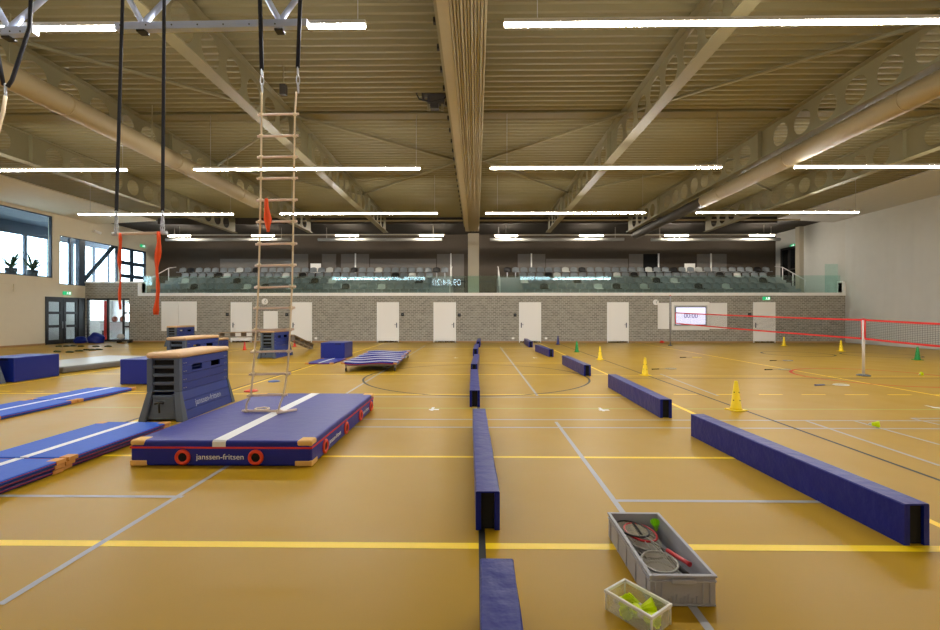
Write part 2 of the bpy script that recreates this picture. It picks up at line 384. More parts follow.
# left wall with gallery windows
w1 = (22.0, AX(53.5, 278, XL).y, AX(53.5, 278, XL).z, 7.28)
w2 = (AX(60, 260, XL).y, AX(119, 260, XL).y, 3.45, AX(60, 235, XL).z)
w3 = (w2[1] + .05, AX(147, 260, XL).y, 3.45, w2[3])
dl = (AX(45, 320, XL).y, YB - .02, 0.0, AX(45, 296.5, XL).z)
bm = nb(); wall_cells(bm, 'x', XL - .3, XL, (YF - .3, YT + .3), (0, ZD + .2), [w1, w2, w3, dl, (28.36, 33.19, 0, 2.6)])
struct('wall_left', bm, M['cream'], clean=True)
bm = nb(); box(bm, XL - .1, XL + .02, 15, dl[0], 0, .1); struct('baseboard_left', bm, M['wood'])
# right wall: pale blocks; the grey fabric lining of the hall hangs on it
doorR = (AX(799, 265, XR).y, AX(781.5, 265, XR).y, 3.0, AX(790, 247, XR).z)
bm = nb(); wall_cells(bm, 'x', XR, XR + .3, (YF - .3, YT + .3), (0, ZD + .2), [])
struct('wall_right', bm, M['greywall'], clean=True)
bm = nb(); n = 220; rows = 5; grid = []
for i in range(n + 1):
    yy = YF + (YB - .02 - YF) * i / n; col = []
    for j in range(rows + 1):
        z = .02 + (ZD - .05) * j / rows
        a = .5 + .5 * math.sin(j * 1.7 + i * .11)
        col.append(bm.verts.new((XR - .06 - .022 * math.sin(yy * 5.1 + 1.2 * math.sin(yy * 1.3 + j * .5)) * a - .012 * math.sin(yy * 13 + j * .8), yy, z)))
    grid.append(col)
for i in range(n):
    for j in range(rows):
        f = bm.faces.new((grid[i][j], grid[i + 1][j], grid[i + 1][j + 1], grid[i][j + 1])); f.smooth = True
struct('wall_right_lining', bm, M['curtain'])
bm = nb(); box(bm, XL - .3, XR + .3, YT, YT + .3, 2.5, ZD + .2); struct('wall_stand', bm, M['darkwall'])
# column in the middle of the parapet
bm = nb(); cx0, cx1 = AY(468, 260, YB + .6).x, AY(479, 260, YB + .6).x
box(bm, cx0, cx1, YB + .45, YB + 1.1, 2.9, ZBM + .02); struct('column', bm, M['column'], bev=.03)
for px, Y, wdt in ((802, None, .5),):
    bm = nb(); p = AX(802, 260, XR - .02); box(bm, XR - .3, XR, p.y - .15, p.y + .25, 2.95, ZD); struct('column.001', bm, M['column'])

# roof beams (cellular girders)
def beam(x, y0=-1.15, y1=YB + .25, hb=ZD - ZBM):
    bm = nb(); zc = ZBM + hb / 2; p = .93; r = .335; y = y0; ztop = ZD - .02; zb = ZBM + .03
    k = 0
    while y < y1 - .01:
        yn = min(y + p, y1); mid = (y + yn) / 2
        if yn - y > .9 and k % 9 != 8:
            out = []
            for s in range(5): out.append((y + (yn - y) * s / 5, zb))
            for s in range(4): out.append((yn, zb + (ztop - zb) * s / 4))
            for s in range(5): out.append((yn - (yn - y) * s / 5, ztop))
            for s in range(4): out.append((y, ztop - (ztop - zb) * s / 4))
            vo = [bm.verts.new((x, a, b)) for a, b in out]; vi = []
            for a, b in out:
                t = math.atan2(b - zc, a - mid); vi.append(bm.verts.new((x, mid + r * math.cos(t), zc + r * math.sin(t))))
            m_ = len(out)
            for s in range(m_):
                bm.faces.new((vo[s], vo[(s + 1) % m_], vi[(s + 1) % m_], vi[s]))
        else: quad(bm, [(x, y, zb), (x, yn, zb), (x, yn, ztop), (x, y, ztop)])
        if k % 9 == 8: box(bm, x - .13, x + .13, mid - .012, mid + .012, zb, ztop)
        y = yn; k += 1
    box(bm, x - .15, x + .15, y0, y1, ZBM, ZBM + .03); box(bm, x - .15, x + .15, y0, y1, ztop, ztop + .018)
    return struct('ceiling_beam', bm, M['steel'])
for s in (-2.965, -2.03, -1.105, .88, 1.855, 2.785): beam(s * DZ)
for xa, xw in ((18.76, XR - .04), (-20.3, XL + .01)):                 # smooth soffits along both side walls
    bm = nb(); hexa(bm, [(xa, YF + .01, ZD - .06), (xa, YB + .9, ZD - .06), (xw, YB + .9, ZD - .26), (xw, YF + .01, ZD - .26)], [(xa, YF + .01, ZD - .005), (xa, YB + .9, ZD - .005), (xw, YB + .9, ZD - .005), (xw, YF + .01, ZD - .005)])
    struct('ceiling_soffit', bm, M['greywall'] if xa > 0 else M['cream'])
bm = nb(); box(bm, -20.2, 18.7, 13.6, 14.0, ZD - .035, ZD - .001); struct('ceiling_tie', bm, M['deck'])
bm = nb(); box(bm, -19.8, 18.4, 28.35, 28.6, 7.3, ZD); struct('ceiling_tie.001', bm, M['darkceil'])
B1, B2, B3, B4, B0 = -2.03 * DZ, -1.105 * DZ, .88 * DZ, 1.855 * DZ, -.6
for p, q in (((B1, 9.4), (B2, 13.4)), ((B2, 13.4), (B0, 17.6)), ((B0, 17.6), (B2, 22.4)), ((B3, 13.4), (B0 + .8, 17.6)), ((B0 + .8, 17.6), (B3, 22.2)), ((B4, 9.2), (B3, 13.4)),
             ((B1, 18), (B2, 13.6)), ((B1, 18.2), (B2, 22.4)), ((B4, 18), (B3, 22.2)), ((2.785 * DZ, 13.4), (B4, 18)), ((2.785 * DZ, 22), (B4, 18))):
    bm = nb(); tube(bm, [(p[0], p[1], ZD - .12), (q[0], q[1], ZD - .12)], .045, 8); struct('ceiling_brace', bm, M['steel'])
bm = nb(); tube(bm, [(AY(300, 220.5, 28.1).x, 28.1, AY(300, 221, 28.1).z), (AY(800, 220.5, 28.1).x, 28.1, AY(300, 221, 28.1).z)], .05, 8)
tag(obj('sprinkler_pipe', bm, M['duct']), 'thin horizontal pipe crossing under the roof at the edge of the stand', 'pipe')

# folded divider curtain under the roof ridge
bm = nb(); x0, x1 = -.64, .19; nf = 11; prof = [(x0, ZD - .05), (x0, ZBM + .02), (x0 + .2, ZBM + .02)]
for k in range(nf):
    d = (x1 - x0 - .2) / nf; a = x0 + .2 + d * k; dep = ZBM + .012 * ((k * 7) % 3)
    prof += [(a + d * .02, dep + .05), (a + d * .3, dep), (a + d * .7, dep), (a + d * .95, dep + .05)]
    if k < nf - 1: prof += [(a + d * .99, dep + .08)]
prof.append((x1, ZD - .05))
ys = [-1.4, 27.9]
A = [bm.verts.new((a, ys[0], b)) for a, b in prof]; B = [bm.verts.new((a, ys[1], b)) for a, b in prof]
for i in range(len(prof) - 1): bm.faces.new((A[i], A[i + 1], B[i + 1], B[i]))
bm.faces.new((A[0], B[0], B[-1], A[-1])); bm.faces.new(B); bm.faces.new(A[::-1])
t = thing('divider_curtain', 'pleated beige hall divider curtain folded up under the roof above the central line', 'curtain', (0, 0, 0))
obj('folded_cloth', bm, M['pleat'], t)
bm = nb(); box(bm, x0 - .1, x0 - .005, -1.4, 28.2, ZBM + .35, ZBM + .65); obj('side_rail', bm, M['steel'], t)
bm = nb()
for k in range(26):
    yy = 6 + k * .85; box(bm, x0 - .16, x0 - .1, yy, yy + .09, ZBM + .42, ZBM + .52)
obj('roller', bm, M['black'], t)['kind'] = 'stuff'

# ducts
def duct(name, X, label, dark):
    zc = H + 4.72; t = thing(name, label, 'duct', (X, 8, zc))
    bm = nb(); pr = [(0, .0)]
    tube(bm, [(0, -9.4, 0), (0, 11.2, 0)], .25, 28); obj('duct_pipe', bm, M['duct'], t)
    bm = nb()
    for yy in (-1.5, 2.2, 6, 9.8): tube(bm, [(0, yy, 0), (0, yy + .04, 0)], .258, 28)
    obj('duct_seam', bm, M['duct'], t)['kind'] = 'stuff'
    bm = nb()
    for yy in (-3, 1, 5, 9): box(bm, -.01, .01, yy, yy + .03, .24, ZD - zc - .02)
    obj('hanger', bm, M['steel'], t)['kind'] = 'stuff'
    if dark:
        bm = nb(); n = 60; tube(bm, [(0, 11.2 + 8.3 * i / n, 0) for i in range(n + 1)], [.235 if i % 2 else .215 for i in range(n + 1)], 20)
        obj('flexible_end', bm, M['darkduct'], t)
duct('ventilation_duct', 9.47, 'long beige ventilation duct with dark flexible end above the badminton net', True)
duct('ventilation_duct.001', -9.25, 'long beige ventilation duct with open end, above the blue mats on the window side', False)

# ------------------------------------------------------------------ lamps
ZL = H + 4.36
LR = [('near', 4.36 * F / 290.5), ('middle', 4.36 * F / 146.5), ('far', 4.36 * F / 101.5), ('added', 0.1)]
segs = [(-17.25, -10.5), (-8.46, -1.66), (.42, 7.25), (9.40, 16.25)]
side = ['first', 'second', 'third', 'fourth']
for rn, Y in LR:
    for i, (a, b) in enumerate(segs):
        if rn == 'added' and i in (1, 2): continue  # unseen row above the camera: only its outer lamps, added to light the foreground
        t = thing('ceiling_strip_light', f'long white strip light in the {rn} row under the roof, {side[i]} from the window wall', 'lamp', ((a + b) / 2, Y, ZL), 0, f'strip lights in the {rn} row')
        hl = (b - a) / 2
        bm = nb(); box(bm, -hl, hl, -.04, .04, 0, .06); obj('lamp_housing', bm, M['fixture'], t)
        bm = nb(); box(bm, -hl + .01, hl - .01, -.038, .038, -.034, 0); obj('diffuser', bm, M['lamp'], t)
        for s in (-hl + .5, hl - .12):
            bm = nb(); tube(bm, [(s, 0, .07), (s, 0, ZD - ZL - .01)], .006, 5); obj('suspension_wire', bm, M['metal'], t)
# stand lamps: two tracks with small lamps, and grey troughs under them
YS = 31.0
def stand_track(x0, x1, lamps, label, where):
    a, b = AY(x0, 236, YS), AY(x1, 236, YS)
    t = thing('ceiling_track', label, 'lamp track', ((a.x + b.x) / 2, YS, a.z), 0)
    hl = (b.x - a.x) / 2
    bm = nb(); box(bm, -hl, hl, -.03, .03, .03, .1); obj('rail', bm, M['fixture'], t)
    for s in (-hl + .8, hl - .8):
        bm = nb(); tube(bm, [(s, 0, .1), (s, 0, ZD - a.z)], .012, 6); obj('drop_rod', bm, M['fixture'], t)
    for p, q in lamps:
        u, v = AY(p, 236, YS).x - t.location.x, AY(q, 236, YS).x - t.location.x
        bm = nb(); box(bm, u, v, -.035, .035, -.03, .03); obj('lamp_diffuser', bm, M['lampsmall'], t)
stand_track(168, 445, [(168.5, 190), (252, 274), (336, 358), (420, 443)], 'thin lamp track with four short lamps above the window-end seating block', 'w')
stand_track(494, 776, [(495.5, 517), (580, 603), (665, 688), (750, 774)], 'thin lamp track with four short lamps above the curtain-end seating block', 'c')
for i, (x0, x1, lb) in enumerate(((166, 290, 'nearest the windows'), (318, 442, 'just on the window side of the column'), (490, 624, 'just past the column'), (651, 780, 'nearest the grey curtain wall'))):
    a, b = AY(x0, 239.7, 31.6), AY(x1, 239.7, 31.6)
    t = thing('ceiling_trough', 'long grey trough hanging over the stand, ' + lb, 'fixture', ((a.x + b.x) / 2, 31.6, a.z), 0, 'grey troughs over the stand')
    hl = (b.x - a.x) / 2
    bm = nb(); tube(bm, [(-hl, 0, 0), (hl, 0, 0)], .1, 14); obj('trough_body', bm, M['trough'], t)
    for s in (-hl + .6, hl - .6):
        bm = nb(); tube(bm, [(s, 0, .09), (s, 0, ZD - a.z)], .012, 6); obj('drop_rod', bm, M['fixture'], t)

# ------------------------------------------------------------------ stand (tribune)
ST = .455; Y0 = 30.2; RP = .93; Z0 = 2.95
bm = nb(); box(bm, XL, XR, YB + .3, YT, 2.72, Z0); struct('floor.001', bm, M['concrete'])
BL = (AY(178, 270, 33).x - .3, AY(449, 270, 33).x + .25); BR = (AY(501, 270, 33).x - .25, AY(773, 270, 33).x + .3)
def tiers(x0, x1):
    bm = nb(); prof = [(YT, Z0)]
    for r in (1, 2, 3):
        yr = Y0 + RP * (r - 1) + .42; prof += [(yr, Z0 + ST * (r - 1)), (yr, Z0 + ST * r)]
    prof.append((YT, Z0 + ST * 3))
    A = [bm.verts.new((x0, a, b)) for a, b in prof]; B = [bm.verts.new((x1, a, b)) for a, b in prof]
    for i in range(len(prof)): j = (i + 1) % len(prof); bm.faces.new((A[i], A[j], B[j], B[i]))
    bm.faces.new(A); bm.faces.new(B[::-1])
    return struct('floor_tier', bm, M['concrete'])
tiers(*BL); tiers(*BR)
def steps(x0, x1):
    bm = nb()
    for r in range(3):
        yr = Y0 + RP * r + .42 - .42; z = Z0 + ST * r; box(bm, x0, x1, yr, yr + .42, z, z + ST / 2)
    return struct('stand_step', bm, M['concrete'])
sw = 1.25
steps(BL[1] - sw, BL[1]); steps(BR[0], BR[0] + sw); steps(BL[0], BL[0] + 1.2); steps(BR[1] - 1.2, BR[1])
def rail(x, label):
    t = thing('stair_handrail', label, 'handrail', (x, Y0, Z0))
    bm = nb(); tube(bm, [(0, .0, 1.0), (0, 2.2, 1.0 + ST * 2.3), (0, 3.0, 1.0 + ST * 2.4 + .1)], .03, 8); obj('top_rail', bm, M['pole'], t)
    for yy, zz, h in ((0.02, 0, 1.0), (1.15, ST, 1.0 + ST * .2), (2.2, 2 * ST, 1.0 + ST * .3)):
        bm = nb(); tube(bm, [(0, yy, zz), (0, yy, zz + h)], .03, 8); obj('post', bm, M['pole'], t)
rail(BL[0] + .02, 'white stair handrail at the end of the stand beside the tall windows')
rail(BR[1] - .02, 'white stair handrail at the end of the stand beside the dark glazed door')
rail(BL[1] - .03, 'white stair handrail on the window side of the central stand opening')
rail(BR[0] + .03, 'white stair handrail on the curtain side of the central stand opening')

# seats
def seat_mesh(m):
    bm = nb(); nx = 8
    prof = [(-.22, .40), (-.20, .435), (-.05, .425), (.10, .43), (.17, .47), (.20, .60), (.225, .72), (.235, .80)]
    g = []
    for i in range(nx + 1):
        u = -1 + 2 * i / nx; row = []
        for k, (yy, zz) in enumerate(prof):
            wdt = .255 if k < 6 else (.245 if k == 6 else .20)
            row.append(bm.verts.new((u * wdt, yy - .05 * u * u * (k > 3), zz - (.05 * u * u if k == 7 else 0) + .03 * u * u * (k in (1, 2, 3)))))
        g.append(row)
    for i in range(nx):
        for k in range(len(prof) - 1):
            f = bm.faces.new((g[i][k], g[i + 1][k], g[i + 1][k + 1], g[i][k + 1])); f.smooth = True
    bmesh.ops.solidify(bm, geom=bm.faces[:], thickness=.025)
    o = obj('stand_seat', bm, m)
    return o
def seat_proto(m):
    o = seat_mesh(m)
    bm = nb(); box(bm, -.04, .04, .02, .34, .36, .405); box(bm, -.04, .04, .25, .3, 0, .40); obj('seat_bracket', bm, M['metal'], o)
    return o
protos = {'grey': seat_proto(M['seatgrey']), 'black': seat_proto(M['seatblack']), 'white': seat_proto(M['seatwhite'])}
used = set()
special = {
 0: ([192, 266, 349, 542, 617.7, 701.5], [248, 294, 377, 598.6, 645, 729.5]),
 1: ([236, 316, 416, 577, 658.5, 760], [183, 335, 523, 678]),
 2: ([218, 304.5, 392, 547.5, 635, 724], [226.5, 287, 409, 556, 618, 742]),
 3: ([191, 257, 351, 436, 511, 580, 675, 761], [242, 325, 377, 563, 649, 701])}
RN = ['front', 'second', 'third', 'back']
PITCH = .595
for blk, (x0, x1) in (('window-end', BL), ('curtain-end', BR)):
    for r in range(4):
        a, b = x0 + .45, x1 - .45
        if r < 3:
            if blk == 'window-end': a, b = x0 + 1.3, x1 - sw - .3
            else: a, b = x0 + sw + .3, x1 - 1.3
        n = int((b - a) / PITCH) + 1
        xs = [a + (b - a - PITCH * (n - 1)) / 2 + PITCH * k for k in range(n)]
        Y = Y0 + RP * r; pxs = []
        cols = ['grey'] * n
        for name, lst in (('black', special[r][0]), ('white', special[r][1])):
            for px in lst:
                X = AY(px, 280, Y).x
                k = min(range(n), key=lambda i: abs(xs[i] - X))
                if abs(xs[k] - X) < .5: cols[k] = name
        for k in range(n):
            kk = (n - k) if blk == 'window-end' else k + 1
            p = protos[cols[k]]
            o = p if cols[k] not in used else dup(p)
            used.add(cols[k])
            o.location = (xs[k], Y, Z0 + ST * r)
            tag(o, f'{cols[k]} plastic stand seat, {ordw(kk)} from the centre in the {RN[r]} row of the {blk} block', 'seat', f'{blk} block seats, {RN[r]} row')

# glass parapet
n = 20; pw = (xs1 - xs0) / n
for k in range(n):
    bm = nb(); box(bm, xs0 + pw * k + .008, xs0 + pw * (k + 1) - .008, YB + .12, YB + .135, ZLEDGE, ZGL)
    struct('trim_glass', bm, M['parapet'])
bm = nb(); p = AX(846, 283, XR - .05); box(bm, AY(825, 270, 28.6).x, XR - .02, 28.6, 28.615, 2.95, AY(830, 264, 28.6).z); struct('trim_glass.900', bm, M['parapet'])
bm = nb(); p, q = AY(453, 281.5, 28.2), AY(495, 281.5, 28.2)
box(bm, p.x, q.x, 29.3, 29.35, AY(470, 282, 29.3).z, AY(470, 281, 29.3).z); struct('trim_2', bm, M['doorframe'])

# back wall of the stand: door leaves, lower panels, dark doorway
YW = YT - .03; ZTOPF = Z0 + ST * 3
for px0, px1, py in ((293.5, 308, 254), (322, 336, 254), (341, 355, 254), (356, 369, 254), (437, 450.3, 254), (451.8, 464, 254), (517.8, 531, 254), (532, 545.3, 254), (629, 643, 254), (697, 710, 254), (712, 726.5, 254)):
    p, q = AY(px0, py, YW), AY(px1, py, YW); bm = nb(); box(bm, p.x, q.x, YW - .02, YT, Z0 + .001 if 440 < px0 < 500 else ZTOPF, p.z)
    o = struct('door_' + str(20 + int(px0) % 97), bm, M['panelgrey'])
for px0, px1 in ((220, 293), (370, 436), (546, 628)):
    p, q = AY(px0, 258.8, YW), AY(px1, 258.8, YW); bm = nb(); box(bm, p.x, q.x, YT - .02, YT, ZTOPF, p.z); struct('trim_panel', bm, M['panelgrey'])
p, q = AY(643.5, 254, YW), AY(658, 254, YW); bm = nb(); box(bm, p.x, q.x, YT - .015, YT - .004, ZTOPF, p.z); struct('door_90', bm, M['hollow'])  # black sheet painted for the darkness of the open doorway
for px in (355.4, 531.4, 658.6, 711, 450.9):
    p = AY(px, 253.5, YW - .05); bm = nb(); box(bm, p.x - .05, p.x + .05, YW - .08, YW - .02, ZTOPF if px != 450.9 else Z0, p.z); struct('trim_white_strip', bm, M['whitewall'])  # plain white vertical strips by the door leaves
for i, (px0, px1, lb) in enumerate(((310.5, 321, 'window-end'), (684.5, 695, 'curtain-end'))):
    p, q = AY(px0, 263.5, YW - .3), AY(px1, 271.5, YW - .3)
    t = thing('reserve_board', f'small white board standing behind the back row of the {lb} seats', 'board', ((p.x + q.x) / 2, YW - .3, ZTOPF))
    bm = nb(); box(bm, p.x - t.location.x, q.x - t.location.x, -.02, .02, q.z - ZTOPF - .1, p.z - ZTOPF); obj('board_panel', bm, M['whitedoor'], t)
    for s in (-.3, .3):
        bm = nb(); box(bm, s - .02, s + .02, -.02, .02, 0, q.z - ZTOPF - .1); obj('leg', bm, M['metal'], t)

# ------------------------------------------------------------------ doors and fittings on the brick wall
def brick_door(i, px0, px1, hside, py0=302.2):
    p, q = AY(px0, py0, YB), AY(px1, py0, YB); W = q.x - p.x
    bm = nb(); box(bm, p.x + .05, q.x - .05, YB - .03, YB, 0.002, p.z - .05); d = struct(f'door_{i}', bm, M['whitedoor'])
    bm = nb(); box(bm, p.x, p.x + .05, YB - .05, YB, 0, p.z); box(bm, q.x - .05, q.x, YB - .05, YB, 0, p.z); box(bm, p.x + .05, q.x - .05, YB - .05, YB, p.z - .05, p.z)
    obj('door_frame', bm, M['whitewall'], d)
    hx = p.x + .14 if hside < 0 else q.x - .14
    bm = nb(); box(bm, hx - .03, hx + .03, YB - .045, YB - .03, .9, 1.2); tube(bm, [(hx, YB - .04, 1.08), (hx, YB - .09, 1.08), (hx + .13 * (-hside), YB - .09, 1.08)], .013, 6)
    obj('door_handle', bm, M['boxgrey'], d)
for i, (a, b, s) in enumerate(((231, 252, -1), (291, 312, -1), (377, 399, 1), (433.5, 456, 1), (519, 541, -1), (607, 628.5, 1), (753, 775, -1))): brick_door(i + 1, a, b, s)
def wallboard(name, label, px0, py0, px1, py1, seams=(), cat='board', m='whitedoor', th=.04, yoff=0.0):
    p, q = AY(px0, py0, YB - yoff), AY(px1, py1, YB - yoff)
    t = thing(name, label, cat, ((p.x + q.x) / 2, YB - yoff, q.z))
    xs = [p.x] + [AY(s, py0, YB).x for s in seams] + [q.x]
    for a, b in zip(xs, xs[1:]):
        bm = nb(); box(bm, a - t.location.x + .012, b - t.location.x - .012, -th, 0, 0, p.z - q.z); obj('panel', bm, M[m], t)
    return t
wallboard('wall_cabinet_hanging', 'wide white wall cabinet with two doors on the brick wall near the window corner', 161.5, 301.5, 197, 331, (179,), 'cabinet')
wallboard('wall_hatch_cabinet', 'small white hatch on the brick wall behind the ladder between two doors', 263.5, 311, 278, 334, (), 'hatch')
wallboard('wall_screen_panel', 'white hinged side panel on the window side of the lit wall screen', 657.5, 303, 669, 329, (), 'panel', yoff=.0)
wallboard('wall_screen_panel.001', 'white hinged side panel on the cone side of the lit wall screen', 709.3, 303, 727, 329, (), 'panel')
p, q = AY(671.5, 302, YB), AY(709, 330, YB)
t = thing('wall_screen', 'lit wall screen showing 00:00 in a white frame behind the red net tape', 'screen', ((p.x + q.x) / 2, YB, q.z))
hw, hh = (q.x - p.x) / 2, p.z - q.z
bm = nb(); box(bm, -hw, hw, -.06, 0, 0, hh); obj('surround', bm, M['whitedoor'], t)
a, b = AY(675, 306.6, YB - .06), AY(706, 325.3, YB - .06); ox = t.location.x; oz = q.z
bm = nb(); box(bm, a.x - ox - .07, b.x - ox + .07, -.085, -.06, b.z - oz - .05, a.z - oz + .07); obj('bezel', bm, M['greywall'], t)
bm = nb(); box(bm, a.x - ox, b.x - ox, -.1, -.085, b.z - oz, a.z - oz); obj('display_frame', bm, M['blueframe'], t)
bm = nb(); box(bm, a.x - ox + .05, b.x - ox - .05, -.106, -.1, b.z - oz + .05, a.z - oz - .05); obj('display', bm, M['screen'], t)
text('digits', '00:00', .38, ((a.x + b.x) / 2 - ox, -.108, (a.z + b.z) / 2 - oz), (1, 0, 0), (0, 0, 1), M['screentext'], t, extr=.002)
def disc_clock(px, py, r, label, hands):
    p = AY(px, py, YB); t = thing('wall_clock', label, 'clock', p)
    bm = nb(); lathe(bm, [(r, 0), (r, .05), (r * .95, .06), (r * .9, .05)], (0, 0, 0), 28)
    bmesh.ops.rotate(bm, verts=bm.verts, cent=(0, 0, 0), matrix=Matrix.Rotation(PI / 2, 3, 'X')); obj('clock_face', bm, M['whitedoor'], t)
    bm = nb()
    for a, l in ((2.6, r * .55), (.7, r * .8)):
        v = Vector((math.sin(a), 0, math.cos(a))); tube(bm, [Vector((0, -.065, 0)), Vector((0, -.065, 0)) + v * l], .012, 4)
    obj('hands', bm, M['boxgrey'], t)
disc_clock(265, 301.5, .19, 'round white wall clock high on the brick wall behind the rope ladder', 1)
disc_clock(655.7, 302.3, .17, 'round white wall clock high on the brick wall beside the lit screen', 1)
for i, (px, py, lb) in enumerate(((227.5, 314.5, 'beside the white door near the wide cabinet'), (287, 314.7, 'beside the white door behind the ladder bench'), (402.6, 314.6, 'beside the white door behind the mat trolley'), (749.5, 314.5, 'beside the white door under the exit sign'), (459.3, 315, 'just short of the central line of beams'), (515, 315, 'just past the central line of beams'))):
    p = AY(px, py, YB); t = thing('wall_switch_box', 'small black switch box ' + lb, 'switch', p, 0, 'black boxes by the doors')
    bm = nb(); box(bm, -.09, .09, -.05, 0, -.1, .1); obj('switch_case', bm, M['black'], t, bev=.01)
    bm = nb(); box(bm, -.03, .03, -.055, -.05, -.02, .05); obj('switch_pad', bm, M['boxgrey'], t)
for i, (px, lb) in enumerate(((316, 'behind the blue foam block'), (513, 'beside the central beams'), (546, 'behind the navy cone'), ) ):
    p = AY(px, 338.3, YB); bm = nb(); box(bm, -.08, .08, -.03, 0, -.06, .06)
    tag(obj('wall_socket', bm, M['whitedoor'], loc=p, bev=.01), 'small white wall socket low on the brick wall ' + lb, 'socket', 'low wall sockets')
def exit_sign(P, nrm, label, w=.42):
    t = thing('exit_sign', label, 'sign', P); t.rotation_euler.z = 0 if nrm == 'y' else PI / 2 * (1 if nrm == 'x+' else -1)
    bm = nb(); box(bm, -w / 2, w / 2, -.06, -.005, -.1, .1); obj('sign_case', bm, M['exit'], t)
    bm = nb(); box(bm, -.03, .02, -.066, -.06, -.05, .02); box(bm, -.035, .03, -.066, -.06, .03, .06); box(bm, -.06, -.03, -.066, -.06, -.07, -.04); box(bm, .02, .06, -.066, -.06, -.07, -.04)
    obj('running_figure', bm, M['exitwhite'], t)
    bm = nb(); box(bm, w * .2, w * .42, -.066, -.06, -.07, .07); obj('door_symbol', bm, M['exitwhite'], t)
exit_sign(AY(766, 298.4, YB), 'y', 'green exit sign above the white door at the curtain end of the brick wall')
exit_sign(AX(66.5, 293.2, XL), 'x+', 'green exit sign above the dark double door in the cream wall', .5)
exit_sign(AX(142.3, 246, XL), 'x+', 'green exit sign above the gridded window at the end of the stand', .45)
exit_sign(AX(793, 245.7, XR), 'x-', 'green exit sign above the dark glazed door at the end of the stand', .45)

# dark glazed double door in the left wall
def glazed_leaf(y0, y1, x, z1, name, sgn=1):
    bm = nb(); fw = .17; rows = [.25, .95, 1.1, 1.72, 1.87, z1 - .2]
    holes = [(y0 + fw, y1 - fw, rows[k], rows[k + 1]) for k in (0, 2, 4)]
    wall_cells(bm, 'x', x - .04, x + .04, (y0, y1), (.01, z1), holes)
    d = struct(name, bm, M['doorframe'], clean=True)
    for h in holes:
        bm = nb(); box(bm, x - .005, x + .005, h[0], h[1], h[2], h[3]); obj('glass_light', bm, M['clear'], d)
    return d
ym = AX(63.5, 320, XL).y; ye = AX(78.5, 320, XL).y
d1 = glazed_leaf(dl[0] + .06, ym - .02, XL - .05, dl[3] - .08, 'door_10'); d2 = glazed_leaf(ym + .02, ye, XL - .05, dl[3] - .08, 'door_11')
for d, yy in ((d1, ym - .1), (d2, ym + .1)):
    bm = nb(); tube(bm, [(XL + .05, yy, .9), (XL + .05, yy, 1.3)], .02, 8); obj('door_handle', bm, M['metal'], d)
bm = nb(); box(bm, XL - .2, XL + .03, dl[0], dl[0] + .06, 0, dl[3]); box(bm, XL - .2, XL + .03, dl[0] + .06, dl[1], dl[3] - .08, dl[3]); box(bm, XL - .2, XL + .02, ye, dl[1], 0, dl[3] - .08)
struct('trim_3', bm, M['doorframe'])
# window beside the door in the brick wall
xm = AY(107, 320, YB).x; xr = AY(122.5, 320, YB).x
bm = nb(); wall_cells(bm, 'y', YB + .04, YB + .14, (gx0, gx1), (.06, gz), [(gx0 + .06, xm - .05, .16, gz - .1), (xm + .05, xr - .04, .16, gz - .1), (xr + .04, gx1 - .06, .16, .9), (xr + .04, gx1 - .06, 1.0, 1.75), (xr + .04, gx1 - .06, 1.85, gz - .1)])
wdw = struct('window_1', bm, M['doorframe'], clean=True)
bm = nb(); box(bm, gx0 + .05, gx1 - .05, YB + .085, YB + .095, .1, gz - .06); obj('window_pane', bm, M['clear'], wdw)
# room behind it and corridor outside the double door
bm = nb(); box(bm, XL - 6, gx1 + 1.5, YB + .31, 33.2, -.05, 0.0); struct('floor.002', bm, M['concrete'])
bm = nb(); box(bm, XL - 6, XL - .3, 14, YB + .31, -.05, 0.0); struct('floor.003', bm, M['concrete'])
bm = nb(); wall_cells(bm, 'y', 33.2, 33.4, (XL - 6, gx1 + 1.5), (0, 2.72), [(XL - 1.5, gx1 + .9, .95, 2.5)]); struct('wall_corridor', bm, M['whitewall'], clean=True)
bm = nb(); box(bm, gx1 + 1.3, gx1 + 1.5, YB + .3, 33.2, 0, 2.72); struct('wall_corridor.001', bm, M['whitewall'])
bm = nb(); wall_cells(bm, 'x', XL - 2.6, XL - 2.5, (14, 33.2), (0, 3.2), [(30.2, 32.8, 1.3, 2.9), (15, 17.5, .4, 2.9)]); struct('wall_corridor.002', bm, M['greywall'], clean=True)
t = thing('reception_counter', 'long white counter seen through the window in the brick corner', 'counter', (gx0 + 1.0, 31.0, 0))
bm = nb(); box(bm, -2.6, 2.6, -.05, .05, .62, 1.15); obj('front_panel', bm, M['whitedoor'], t)
bm = nb(); box(bm, -2.6, 2.6, -.1, .6, 1.15, 1.2); obj('worktop', bm, M['greywall'], t)
for s in (-2.4, .2, 2.4):
    bm = nb(); box(bm, s - .03, s + .03, -.03, .03, 0, .62); obj('leg', bm, M['doorframe'], t)
p = AY(105.8, 310, 30.2); bm = nb(); box(bm, p.x - .09, p.x + .09, 30.15, 30.25, 0, 2.6); tag(obj('red_pillar', bm, M['coner']), 'narrow red pillar behind the window in the brick corner', 'pillar')
for k, (px, lb) in enumerate(((109.5, 'beside the red pillar'), (117.5, 'further along the counter'), (127, 'at the end of the counter'))):
    p = AY(px, 321, 30.75); bm = nb(); lathe(bm, [(.12, 0), (.17, .12), (.17, .22), (.12, .34), (.03, .38)], (p.x, 31.2, 1.2), 14)
    tag(obj('plant_pot', bm, mat('terracotta_%d' % k, (140, 72, 48), rough=.7)), 'small brown pot on the counter behind the corner window, ' + lb, 'pot', 'pots on the reception counter')
